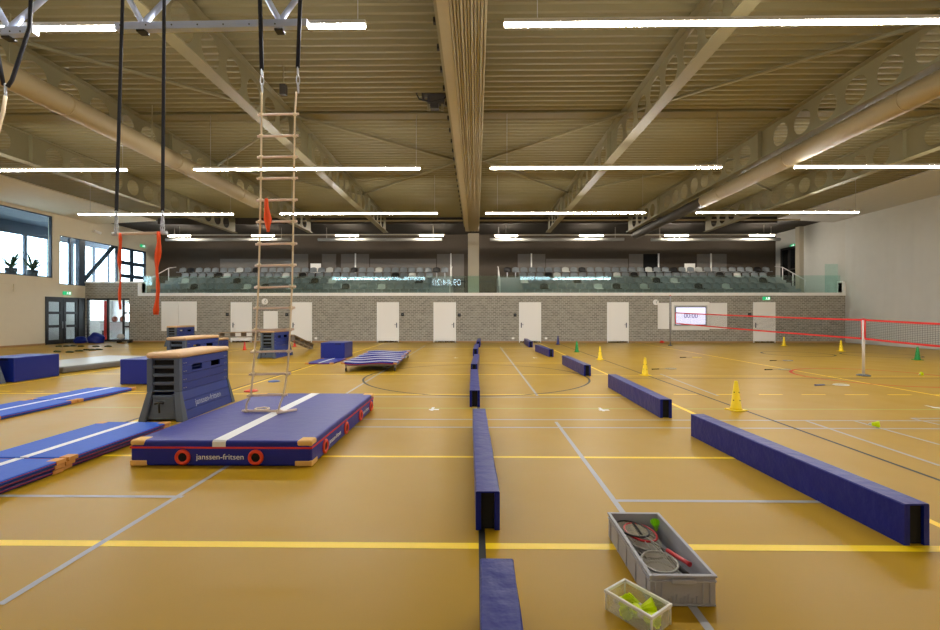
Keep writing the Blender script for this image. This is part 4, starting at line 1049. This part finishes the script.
for px, py, rz, m, g, lb in ((815, 385.5, -1.45, 'white', 'racketblue', 'white and blue racket lying on the floor in front of the net'), (652, 369.5, -1.3, 'racketgrey', 'grip', 'grey racket lying behind the yellow cone and black line'),
                             (680, 357.6, -1.5, 'coney', 'grip', 'yellow and black racket lying on the floor near the far net post'), (765, 370, -1.4, 'racketgrey', 'grip', 'grey racket lying on the floor beside the red circle, nearer one'), (770, 360.8, -1.5, 'racketblue', 'grip', 'blue racket lying on the floor beside the red circle, further one')):
    make_racket(m, lb, G(px, py, .0055), rz, grip=g, grp='rackets lying on the court').scale = (1.3, 1.3, 1.0)
def make_shuttle(name, m, label, P, rot, grp=None, s=1.0):
    t = thing(name, label, 'shuttlecock', P, 0, grp); t.rotation_euler = rot; t.scale = (s, s, s)
    bm = nb(); lathe(bm, [(.005, -.014), (.011, -.008), (.0135, 0), (.0135, .012)], (0, 0, 0), 14); obj('cork', bm, M['gripwhite'] if m != 'lime' else M['lime'], t)
    bm = nb(); rings = []
    for r, z in ((.013, .012), (.018, .03), (.026, .055), (.034, .075)):
        rings.append([bm.verts.new(((r + .0025 * (k % 2)) * math.cos(2 * PI * k / 20), (r + .0025 * (k % 2)) * math.sin(2 * PI * k / 20), z + (.004 * (k % 2) if z > .07 else 0))) for k in range(20)])
    for a_, b_ in zip(rings, rings[1:]):
        for k in range(20): bm.faces.new((a_[k], a_[(k + 1) % 20], b_[(k + 1) % 20], b_[k]))
    bmesh.ops.solidify(bm, geom=bm.faces[:], thickness=.0012); obj('skirt', bm, M[m], t)
make_shuttle('shuttlecock', 'shuttle', 'lime yellow shuttlecock lying on the grey court lines past the largest beam', G(870, 424, .04), (1.5, .3, 1), None, 1.4)
make_shuttle('shuttlecock', 'shuttle', 'yellow shuttlecock lying on the court behind the white net post', G(919.5, 374.2, .04), (1.5, .2, 2), None, 1.4)

# ------------------------------------------------------------------ net and posts
pN = G(863.5, 375.8); pF = G(670.3, 345.8)
def net_post(P, h, label, m, disc):
    t = thing('net_post', label, 'post', (P.x, P.y, 0))
    bm = nb(); tube(bm, [(0, 0, .02), (0, 0, h)], .035, 14); obj('post_tube', bm, M[m], t)
    bm = nb(); lathe(bm, [(disc, 0), (disc, .025), (disc * .6, .045), (.05, .05)], (0, 0, 0), 24); obj('base_plate', bm, M['boxgrey'], t)
    bm = nb(); lathe(bm, [(.04, h), (.04, h + .03), (.02, h + .04)], (0, 0, 0), 14); obj('cap', bm, M['netred'], t)
hF = AY(670.3, 296, pF.y).z
net_post(pN, 1.55, 'white net post standing on a dark base in front of the grey curtain wall', 'pole', .16)
net_post(pF, hF, 'tall thin grey net post in front of the lit wall screen', 'polegrey', .12)
def net(P, Q, zt0, zb0, zt1, zb1, sag, label, n):
    P, Q = Vector((P.x, P.y, 0)), Vector((Q.x, Q.y, 0)); t = thing('badminton_net', label, 'net', (P.x, P.y, 0))
    D = Q - P; u0 = D.normalized(); sd = Vector((-u0.y, u0.x, 0)) * .002
    def pt(s, f):
        a_ = zb0 + (zt0 - zb0) * f; b_ = zb1 + (zt1 - zb1) * f
        return D * s + Vector((0, 0, a_ + (b_ - a_) * s - sag * 4 * s * (1 - s)))
    for f, nm in ((1, 'top_tape'), (0, 'bottom_tape')):
        bm = nb(); prev = None
        for i in range(41):
            p_ = pt(i / 40, f); hh_ = .026
            ring_ = [bm.verts.new(p_ + sd * 2 + Vector((0, 0, hh_))), bm.verts.new(p_ - sd * 2 + Vector((0, 0, hh_))), bm.verts.new(p_ - sd * 2 - Vector((0, 0, hh_))), bm.verts.new(p_ + sd * 2 - Vector((0, 0, hh_)))]
            if prev:
                for k in range(4): bm.faces.new((prev[k], prev[(k + 1) % 4], ring_[(k + 1) % 4], ring_[k]))
            else: bm.faces.new(ring_)
            prev = ring_
        bm.faces.new(prev[::-1]); obj(nm, bm, M['netred'], t)
    bm = nb(); wv = .0035
    for i in range(1, n):                                              # vertical cords
        a_, b_ = pt(i / n, .05), pt(i / n, .95); quad(bm, [a_ - u0 * wv, a_ + u0 * wv, b_ + u0 * wv, b_ - u0 * wv])
    for j in range(1, 12):
        for i in range(40):
            a_, b_ = pt(i / 40, j / 12), pt((i + 1) / 40, j / 12); z_ = Vector((0, 0, wv)); quad(bm, [a_ - z_ + sd * .5, b_ - z_ + sd * .5, b_ + z_ + sd * .5, a_ + z_ + sd * .5])
    obj('net_mesh', bm, M['netgrey'], t)
    for s in (0, 1):
        bm = nb(); a_, b_ = pt(s, 0), pt(s, 1); tube(bm, [a_, b_], .02, 6); obj('end_tape', bm, M['netred'], t)
pS = AY(673.8, 312.8, pF.y + .05); pS2 = AY(674.5, 323.2, pF.y + .05)
pNt = 1.7 - (319.9 - 314.5) / F * pN.y; pNb = 1.7 - (338.4 - 314.5) / F * pN.y
dirn = (pN - pF).normalized()
net(Vector((pS.x, pF.y - .16, 0)), pN + Vector((0, .05, 0)), pS.z, pS2.z, pNt, pNb, .02, 'badminton net with red tapes between the grey post and the white post', 200)
eN = Vector((pN.x + .15, 4.2, 0))
net(pN - Vector((0, .05, 0)), eN, pNt, pNb, pNt - .02, pNb - .02, .09, 'badminton net with red tapes running from the white post out of the picture', 140)
net_post(eN - Vector((0, .2, 0)), 1.55, 'white net post carrying the net end beyond the picture edge', 'pole', .2)

# ------------------------------------------------------------------ crate and clear box
a, b = G(652, 607.3), G(716, 607.3); zc_ = .185
ra, rb_ = G(609, 512.6, zc_), G(660, 512.2, zc_)
cx0_, cx1_, cy0, cy1 = (a.x + ra.x) / 2 - .005, (b.x + rb_.x) / 2 - .01, a.y + .008, ra.y
t = thing('storage_crate', 'grey open plastic crate full of badminton rackets', 'crate', ((cx0_ + cx1_) / 2, (cy0 + cy1) / 2, 0))
hx, hy = (cx1_ - cx0_) / 2, (cy1 - cy0) / 2; hc = zc_; wl = .012
bm = nb(); box(bm, -hx + .01, hx - .01, -hy + .01, hy - .01, .004, .014); obj('bottom', bm, M['cratedark'], t)
for nm, c in (('side_wall', (-hx, -hx + wl, -hy, hy)), ('side_wall', (hx - wl, hx, -hy, hy)), ('end_wall', (-hx + wl, hx - wl, -hy, -hy + wl)), ('end_wall', (-hx + wl, hx - wl, hy - wl, hy))):
    bm = nb(); box(bm, *c, .003, hc - .01)
    if nm == 'end_wall' and c[2] < 0:
        for xx_ in (-hx + .03, -hx + .07, hx - .07, hx - .03): box(bm, xx_ - .004, xx_ + .004, c[2] - .008, c[2], .01, hc - .03)
        for k in range(8): xx_ = -.08 + k * .023; box(bm, xx_ - .002, xx_ + .002, c[2] - .008, c[2], .015, .05 + .012 * (k % 3))
        box(bm, -hx, hx, c[2] - .008, c[2], .008, .018); box(bm, -hx, hx, c[2] - .01, c[2], hc - .04, hc - .032)
    if nm == 'side_wall':
        xo = c[0] - .007 if c[0] < 0 else c[1]
        for k in range(5): yy = -hy + .06 + k * (2 * hy - .12) / 4; box(bm, xo, xo + .007, yy - .005, yy + .005, .01, hc - .03)
        box(bm, xo, xo + .007, -hy, hy, hc - .04, hc - .032)
    obj(nm, bm, M['crate'], t)
bm = nb()
for c in ((-hx - .008, -hx + .014, -hy - .01, hy + .01), (hx - .014, hx + .008, -hy - .01, hy + .01), (-hx + .014, hx - .014, -hy - .01, -hy + .014), (-hx + .014, hx - .014, hy - .014, hy + .01)): box(bm, *c, hc - .012, hc)
obj('rim', bm, M['crate'], t, bev=.003)
bm = nb(); box(bm, -.07, .07, -hy - .022, -hy - .008, hc - .045, hc - .018); obj('handle', bm, M['crate'], t, bev=.004)
CX, CY = t.location.x, t.location.y
for k, (dx, dy, z, rz, tl, m, g, lb) in enumerate((
    (.09, -.28, .095, .20, (.04, .05), 'racketred', 'grip', 'red framed racket lying lengthwise near the top of the crate'),
    (.13, -.34, .078, .28, (.02, -.03), 'racketgrey', 'grip', 'grey racket with black grip in the crate corner by the handle'),
    (.06, -.37, .035, .10, (.0, .0), 'racketblack', 'grip', 'black racket at the bottom of the crate'),
    (-.10, .35, .05, 3.30, (.0, .0), 'racketgrey', 'gripwhite', 'grey racket with white grip, head towards the crate front'),
    (-.02, .37, .112, 3.12, (.0, .06), 'racketgrey', 'grip', 'pale racket with head towards the clear box, near the top'),
    (.135, -.22, .125, .38, (.0, .03), 'racketblack', 'racketred', 'black racket with red grip leaning in the crate'))):
    make_racket(m, lb, (CX + dx, CY + dy, z), rz, tl, g, 'rackets in the crate')
make_shuttle('shuttlecock', 'lime', 'lime green shuttlecock cup in the far corner of the crate', (CX + .115, CY + .27, .13), (.4, -.3, 0), None, .95)
# clear box
back, left_, right_, front = G(623, 577, .118), G(606, 589, .118), G(670, 601.5, .118), G(653, 617, .118)
c = (back + left_ + right_ + front) / 4; u = ((right_ - back) + (front - left_)) / 2; v = ((left_ - back) + (front - right_)) / 2
t = thing('clear_box', 'small clear plastic box holding lime yellow shuttlecocks beside the grey crate', 'box', (c.x - .001, c.y - .008, 0), math.atan2(u.y, u.x))
hx, hy = u.length / 2 - .005, v.length / 2 - .005
bm = nb(); wl = .003
box(bm, -hx, hx, -hy, hy, .002, .006)
for c4 in ((-hx, -hx + wl, -hy, hy), (hx - wl, hx, -hy, hy), (-hx + wl, hx - wl, -hy, -hy + wl), (-hx + wl, hx - wl, hy - wl, hy)): box(bm, *c4, .006, .1)
obj('box_shell', bm, M['clearbox'], t)
bm = nb()
for c4 in ((-hx - .008, -hx + .006, -hy - .008, hy + .008), (hx - .006, hx + .008, -hy - .008, hy + .008), (-hx + .006, hx - .006, -hy - .008, -hy + .006), (-hx + .006, hx - .006, hy - .006, hy + .008)): box(bm, *c4, .1, .118)
obj('rim', bm, M['clearrim2'], t, bev=.003)
bm = nb()
for sx in (-1, 1):
    for sy in (-1, 1): tube(bm, [(sx * (hx - .001), sy * (hy - .001), .004), (sx * (hx - .001), sy * (hy - .001), .1)], .006, 8)
obj('corner_ribs', bm, M['clearrim2'], t)['kind'] = 'stuff'
lb8 = ['at the window-side end', 'lying upside down at the window-side end', 'second from the window-side end', 'in the middle, cork up', 'in the middle underneath', 'leaning on the crate-side wall', 'standing at the crate-side end', 'lying at the crate-side end']
R_ = Matrix.Rotation(t.rotation_euler.z, 3, 'Z')
for k in range(8):
    tg = Vector(t.location) + R_ @ Vector((-hx + .055 + (k // 2) * (2 * hx - .11) / 3, (-.032 if k % 2 else .032), .040 + .018 * ((k * 5) % 3) / 2))
    eu = (1.1 + .8 * ((k * 3) % 4) / 3, .35 * (k % 3 - 1), k * 1.9)
    from mathutils import Euler
    make_shuttle('shuttlecock', 'shuttle', 'lime yellow shuttlecock in the clear box, ' + lb8[k], tg - Euler(eu).to_matrix() @ Vector((0, 0, .033)), eu, 'shuttlecocks in the clear box', 1.1)

# ------------------------------------------------------------------ rig, rope ladder, trapeze
YR = 6.72
def rig_bar(x0, x1, label, feet, ya, yb):
    P, Q = AY(x0, ya, YR), AY(x1, yb, YR); t = thing('ceiling_hanging_rail', label, 'rail', (P.x, YR, P.z))
    d = Q - P
    bm = nb(); hexa(bm, [(0, -.05, -.055), (d.x, -.05, d.z - .055), (d.x, .05, d.z - .055), (0, .05, -.055)], [(0, -.05, .05), (d.x, -.05, d.z + .05), (d.x, .05, d.z + .05), (0, .05, .05)]); obj('crossbar', bm, M['rig'], t)
    bm = nb()
    for k in range(8):
        xx_ = d.x * (.03 + .94 * k / 7); tube(bm, [(xx_, -.055, .01), (xx_, -.045, .01)], .012, 6)
    obj('bolt', bm, M['black'], t)['kind'] = 'stuff'
    for fx in feet:
        A_ = AY(fx, ya, YR) - P
        z0_ = d.z * A_.x / d.x + .05
        tp = ZD - P.z - .02
        for s, ly in ((-.75, 0), (.35, .9)):
            bm = nb(); tube(bm, [(A_.x, 0, z0_), (A_.x + s * (tp - z0_) / 1.2 * .9, ly, tp)], .042, 8); obj('strut', bm, M['rig'], t)
        bm = nb(); box(bm, A_.x - .06, A_.x + .06, -.06, .06, -.085, -.055); obj('foot_plate', bm, M['black'], t)
rig_bar(117, 308, 'pale blue steel rail under the roof carrying the trapeze and rope ladder', (143, 280), 28, 24)
rig_bar(-40, 36, 'pale blue steel rail under the roof at the picture edge', (9,), 34.5, 31)
def chain(bm, P, Q, n=5, r=.006, aw=.014):
    P, Q = Vector(P), Vector(Q); d = (Q - P) / n; L_ = d.length
    for k in range(n):
        c_ = P + d * (k + .5); ax = Vector((1, 0, 0)) if k % 2 else Vector((0, 1, 0)); dn = d.normalized()
        tube(bm, [c_ + dn * (L_ * .62 * math.sin(2 * PI * s / 12)) + ax * (aw * math.cos(2 * PI * s / 12)) for s in range(12)], r, 5, closed=True)
def strap_bm(P, Q, w=.045, th=.008):
    bm = nb(); P, Q = Vector(P), Vector(Q); u_ = Vector((w / 2, 0, 0)); v_ = Vector((0, th / 2, 0))
    hexa(bm, [P - u_ - v_, P + u_ - v_, P + u_ + v_, P - u_ + v_], [Q - u_ - v_, Q + u_ - v_, Q + u_ + v_, Q - u_ + v_]); return bm
YH = 6.56
O = AY(270, 312, YH)
t = thing('rope_ladder', 'rope ladder with wooden rungs hanging from black straps onto the landing mat', 'ladder', (O.x, YH, .3))
W_ = lambda px, py, Y=YH: AY(px, py, Y) - t.location
ry = [114.3, 135.8, 157, 178.3, 200, 221.6, 243.8, 265.2, 287, 308, 329.6, 351.3, 373.8, 395, 411.3]
lx = [(75, 262.3), (114, 261.5), (157, 261.2), (200, 260.6), (243, 259.6), (287, 258.4), (308, 257.3), (330, 256), (351, 254.6), (374, 253), (395, 250.8), (404, 246.5), (411.5, 246)]
rx_ = [(75, 297.5), (114, 295), (157, 294.2), (200, 293.6), (243, 293), (287, 292), (308, 291), (330, 290), (351, 289), (374, 286.8), (395, 283.5), (404, 280), (411.5, 278.5)]
def interp(tab, y):
    for (a_, b_), (c_, d_) in zip(tab, tab[1:]):
        if a_ <= y <= c_: return b_ + (d_ - b_) * (y - a_) / (c_ - a_)
    return tab[-1][1]
for tab in (lx, rx_):
    pts = [W_(interp(tab, y_), y_) for y_ in [92 + 4 * k for k in range(80)] if y_ < 410] + [W_(tab[-1][1], tab[-1][0])]
    pts[-1].z = max(pts[-1].z, .02)
    bm = nb(); tube(bm, pts, .013, 7); obj('rope', bm, M['rope'], t)
for k, y_ in enumerate(ry):
    a_, b_ = W_(interp(lx, y_) - 3.8, y_ + .6), W_(interp(rx_, y_) + 3.8, y_ - .4)
    if k == 14: a_.z = b_.z = .016
    bm = nb(); tube(bm, [a_, b_], .017, 10); rg = obj('rung', bm, M['rung'], t)
    for tab in (lx, rx_):
        c_ = W_(interp(tab, y_), y_)
        if k == 14: c_.z = .018
        bm = nb(); tube(bm, [c_ - Vector((.025, 0, 0)), c_ + Vector((.025, 0, 0))], .024, 8); obj('knot', bm, M['rope'], rg)
bm = nb(); a_, b_ = G(277, 413, .318) - t.location, G(296.5, 409.5, .318) - t.location; tube(bm, [a_, b_], .017, 10); obj('rung', bm, M['rung'], t)
bm = nb(); c_ = G(262, 409, .312) - t.location; tube(bm, [c_ + Vector((.1 * math.cos(s * .55), .09 * math.sin(s * .55), .006 * (s % 2))) for s in range(14)], .012, 6); obj('rope_end', bm, M['rope'], t)
for (xa, ya), (xb, yb2) in (((260, 0), (261.8, 70)), ((300.2, 0), (297.8, 68))):
    P, Q = W_(xa, ya), W_(xb, yb2); d = (P - Q).normalized(); top = Q + d * ((ZD - .3 - .12 - Q.z) / d.z)
    obj('strap', strap_bm(Q, top, .055, .02), M['strap'], t)
    bm = nb(); chain(bm, Q, W_(xb + .5, 92), 3, .010, .022); obj('shackle', bm, M['chain'], t)
# orange ribbon tied to the ladder
def ribbon(label, pts, wd, tail=0):
    bm = nb(); prev = None; n_ = len(pts)
    for i, p_ in enumerate(pts):
        ww = wd * (1.05 + .28 * math.sin(i * 1.1 + wd * 90)) * (1.2 if i == n_ // 2 else 1) * (.75 if i == n_ - 1 else 1) * (.6 if i == 0 else 1); tw = .45 * math.sin(i * .5)
        u_ = Vector((math.cos(tw), math.sin(tw), 0)) * ww; v_ = Vector((-math.sin(tw), math.cos(tw), 0)) * .012
        r_ = [bm.verts.new(Vector(p_) + q_) for q_ in (-u_, -v_, u_, v_)]
        if prev:
            for k in range(4):
                f = bm.faces.new((prev[k], prev[(k + 1) % 4], r_[(k + 1) % 4], r_[k])); f.smooth = True
        else: bm.faces.new(r_[::-1])
        prev = r_
    bm.faces.new(prev)
    return tag(obj('hanging_ribbon', bm, M['ribbon']), label, 'ribbon', 'orange ribbons')
ribbon('short orange ribbon tied to a rung of the rope ladder', [AY(266.3 + dx, y_, YH - .06) for dx, y_ in ((0, 198.5), (0, 201), (.3, 206), (.8, 212), (1.5, 219), (1.7, 223), (1.5, 226), (2, 230), (1.7, 232))], .035)
# trapeze
YZ = 6.5
O = AY(140, 233.5, YZ); t = thing('hanging_trapeze', 'trapeze bar hanging from two black straps in front of the tall windows', 'trapeze', O)
W2 = lambda px, py: AY(px, py, YZ) - t.location
bm = nb(); tube(bm, [W2(112.8, 234), W2(166.5, 232.8)], .021, 12); obj('bar', bm, M['bar'], t)
for a_, b_ in ((112.5, 117.5), (162, 167)):
    bm = nb(); tube(bm, [W2(a_, 233.9 if a_ < 140 else 232.9), W2(b_, 233.9 if a_ < 140 else 232.9)], .027, 12); obj('end_cap', bm, M['chain'], t)
for (xa, ya), (xb, yb2) in (((122.6, 0), (116.4, 211)), ((164.2, 0), (162.6, 211))):
    P, Q = W2(xa, ya), W2(xb, yb2); d = (P - Q).normalized(); tp = Q + d * ((ZD - .1 - t.location.z - Q.z) / d.z)
    obj('strap', strap_bm(Q, tp, .046, .012), M['strap'], t)
    for s in (-1.3, 1.3):
        bm = nb(); chain(bm, Q, W2(xb + s, 232.5), 7, .007); obj('chain', bm, M['chain'], t)
ribbon('long orange ribbon hanging from the trapeze on the window side', [AY(120 + .5 * math.sin(k * .9), 233 + k * 5.1, YZ - .04) for k in range(16)], .022)
ribbon('long orange ribbon hanging from the trapeze on the ladder side', [AY(158.3 + .8 * math.sin(k * .7) - .1 * k, 231.5 + k * 5.2, YZ - .04) for k in range(17)], .032)
# slanted strap pair at the picture edge
YQ = 6.4; O = AY(6, 90, YQ); t = thing('hanging_rope', 'beige climbing rope slung from two black straps at the picture edge', 'rope', O)
W3 = lambda px, py: AY(px, py, YQ) - t.location
top = W3(31, 0); d = top - W3(29.5, 28); top2 = top + d * ((ZD - .1 - t.location.z - top.z) / d.z)
for pts in ((top2, W3(29.5, 28), W3(12, 80), W3(7.5, 87)), (W3(-25, -10), W3(-3, 50), W3(3.5, 85))):
    bm = nb(); tube(bm, pts, .025, 8); obj('strap', bm, M['strap'], t)
bm = nb(); chain(bm, W3(5.5, 84), W3(5.5, 97), 4, .009); obj('shackle', bm, M['chain'], t)
bm = nb(); tube(bm, [W3(5.5, 96), W3(3, 112), W3(-2, 132), W3(-14, 170), W3(-30, 215)], .022, 8); obj('rope_body', bm, M['rope'], t)
# hoist under the roof
p = AY(435, 97, 12.6); t = thing('ceiling_hoist', 'dark cable hoist under the roof beside the folded divider curtain', 'hoist', (p.x, 12.6, p.z))
bm = nb(); tube(bm, [(-.3, 0, .12), (.3, 0, .12)], .14, 14); obj('motor', bm, M['darkduct'], t)
bm = nb(); tube(bm, [(-.36, .1, .15), (-.3, .1, .15)], .2, 14); tube(bm, [(.3, .1, .1), (.34, .1, .1)], .2, 14); obj('drum', bm, M['doorframe'], t)
bm = nb(); box(bm, -.2, .26, -.12, .12, -.2, .0); box(bm, -.12, .1, -.1, .1, -.34, -.2); obj('gear_housing', bm, M['darkduct'], t)
for s in (-.18, .2):
    bm = nb(); box(bm, s - .03, s + .03, -.03, .03, -.38, ZD - p.z - .01); obj('bracket', bm, M['steel'], t)
bm = nb(); tube(bm, [(-.3, -.1, .2), (-.5, -.1, .05), (-.42, -.1, -.1), (-.1, -.1, -.18), (.25, -.1, -.1), (.4, -.1, .1)], .025, 6); obj('cable', bm, M['black'], t)
p = AY(283.5, 90, 11.0); t = thing('ceiling_sensor_mount', 'small dark device under the roof behind the rope ladder', 'device', (p.x, 11.0, p.z))
bm = nb(); box(bm, -.07, .07, -.07, .07, -.12, .12); obj('sensor_case', bm, M['darkduct'], t); bm = nb(); tube(bm, [(0, 0, .12), (0, 0, ZD - p.z)], .015, 6); obj('drop_rod', bm, M['steel'], t)

# ------------------------------------------------------------------ corner clutter: blue bean bags, small bags on the floor
def lump(name, label, cat, P, sx, sy, sz, m, seed, grp=None):
    bm = nb(); bmesh.ops.create_icosphere(bm, subdivisions=4, radius=1); rnd = random.Random(seed); ph = [rnd.uniform(0, 6) for _ in range(6)]
    for v_ in bm.verts:
        c_ = v_.co.copy(); f = 1 + .10 * math.sin(3 * c_.x + ph[0]) * math.cos(2.5 * c_.y + ph[1]) + .06 * math.sin(6 * c_.z + 4 * c_.x + ph[2])
        z_ = c_.z * f; z_ = max(z_, -.55); v_.co = Vector((c_.x * f * sx, c_.y * f * sy, (z_ + .55) * sz))
    for f in bm.faces: f.smooth = True
    return tag(obj(name, bm, M[m], loc=P), label, cat, grp)
p = AY(81, 343, 27.1); p.z = 0; lump('bean_bag', 'flat blue bean bag on the floor in front of the dark double door', 'bean bag', p, .33, .3, .26, 'blockblue', 1)
p = AY(95.8, 343, 27.2); p.z = 0; lump('bean_bag', 'plump blue bean bag on the floor in front of the corner window', 'bean bag', p, .46, .36, .38, 'blockblue', 4)
p = G(135, 341.8); t = thing('roller_dolly', 'small grey wheeled dolly at the foot of the brick wall beside the corner window', 'dolly', (p.x, 27.4, 0))
bm = nb(); box(bm, -.3, .5, -.15, .15, .12, .2); obj('platform', bm, M['darkduct'], t); bm = nb(); lathe(bm, [(.02, .2), (.16, .26), (.2, .36), (.14, .5), (.03, .55)], (-.15, 0, 0), 14); obj('roll', bm, M['greywall'], t)
for s in (-.22, .42):
    bm = nb(); tube(bm, [(s, -.16, .06), (s, .16, .06)], .06, 12); obj('wheel', bm, M['black'], t)
spots = [(57, 352.2), (70, 352.6), (79, 351.5), (86.5, 350.2), (92, 350.4), (99, 350), (59, 346.8), (66, 346.6), (73, 346.3), (81, 346.7), (96, 346.8), (108, 346.8)]
nmz = ['nearest the foam block', 'second in the front line', 'third in the front line', 'fourth in the front line', 'fifth in the front line', 'last in the front line', 'first in the line by the doors', 'second in the line by the doors', 'third in the line by the doors', 'fourth in the line by the doors', 'fifth in the line by the doors', 'beside the corner window']
for k, (px, py) in enumerate(spots):
    lump('throwing_bag', 'dark green throwing bag on the floor, ' + nmz[k], 'throwing bag', G(px, py), .16 + .02 * (k % 3), .09, .05, 'olive', 20 + k, 'throwing bags')
p = G(642 + 20, 342.2); lump('red_beanbag', 'tiny red throwing bag at the foot of the wall below the lit screen', 'throwing bag', AY(662, 342, YB - .3) * 1 - Vector((0, 0, AY(662, 342, YB - .3).z)), .14, .1, .09, 'coner', 50)

# ------------------------------------------------------------------ front wall (behind the viewpoint): high windows and the LED clock mirrored in the parapet glass
for i, (a_, b_) in enumerate(((-18.2, -6.4), (5.5, 17))):
    bm = nb(); wall_cells(bm, 'y', YF - .2, YF - .1, (a_, b_), (6.0, 6.5), [(a_ + (b_ - a_) * k / 6 + .04, a_ + (b_ - a_) * (k + 1) / 6 - .04, 6.05, 6.45) for k in range(6)])
    o = struct(f'window_{8 + i}', bm, M['blueframe'], clean=True)
    bm = nb(); box(bm, a_ + .02, b_ - .02, YF - .155, YF - .145, 6.02, 6.48); obj('window_pane', bm, M['clear'], o)
YM = 2 * (YB + .12) - YF
p, q = AY(430, 279.5, YM), AY(463.5, 286, YM)
t = thing('led_clock_mounted', 'digital wall clock whose lit digits mirror in the glass parapet of the stand', 'clock', ((p.x + q.x) / 2, YF, (p.z + q.z) / 2))
w_ = (q.x - p.x) / 2
bm = nb(); box(bm, -w_ - .2, w_ + .2, .0, .1, -.6, .6); obj('case', bm, M['black'], t)
text('digits', '09:44:20', 1.15, (0, .11, 0), (-1, 0, 0), (0, 0, 1), M['led'], t, extr=.004, sx=2 * w_ / 4.6)
# ground outside
bm = nb(); quad(bm, [(-90, -60, -.2), (-30.2, -60, -.2), (-30.2, 90, -.2), (-90, 90, -.2)]); struct('floor_outside', bm, M['groundout'])
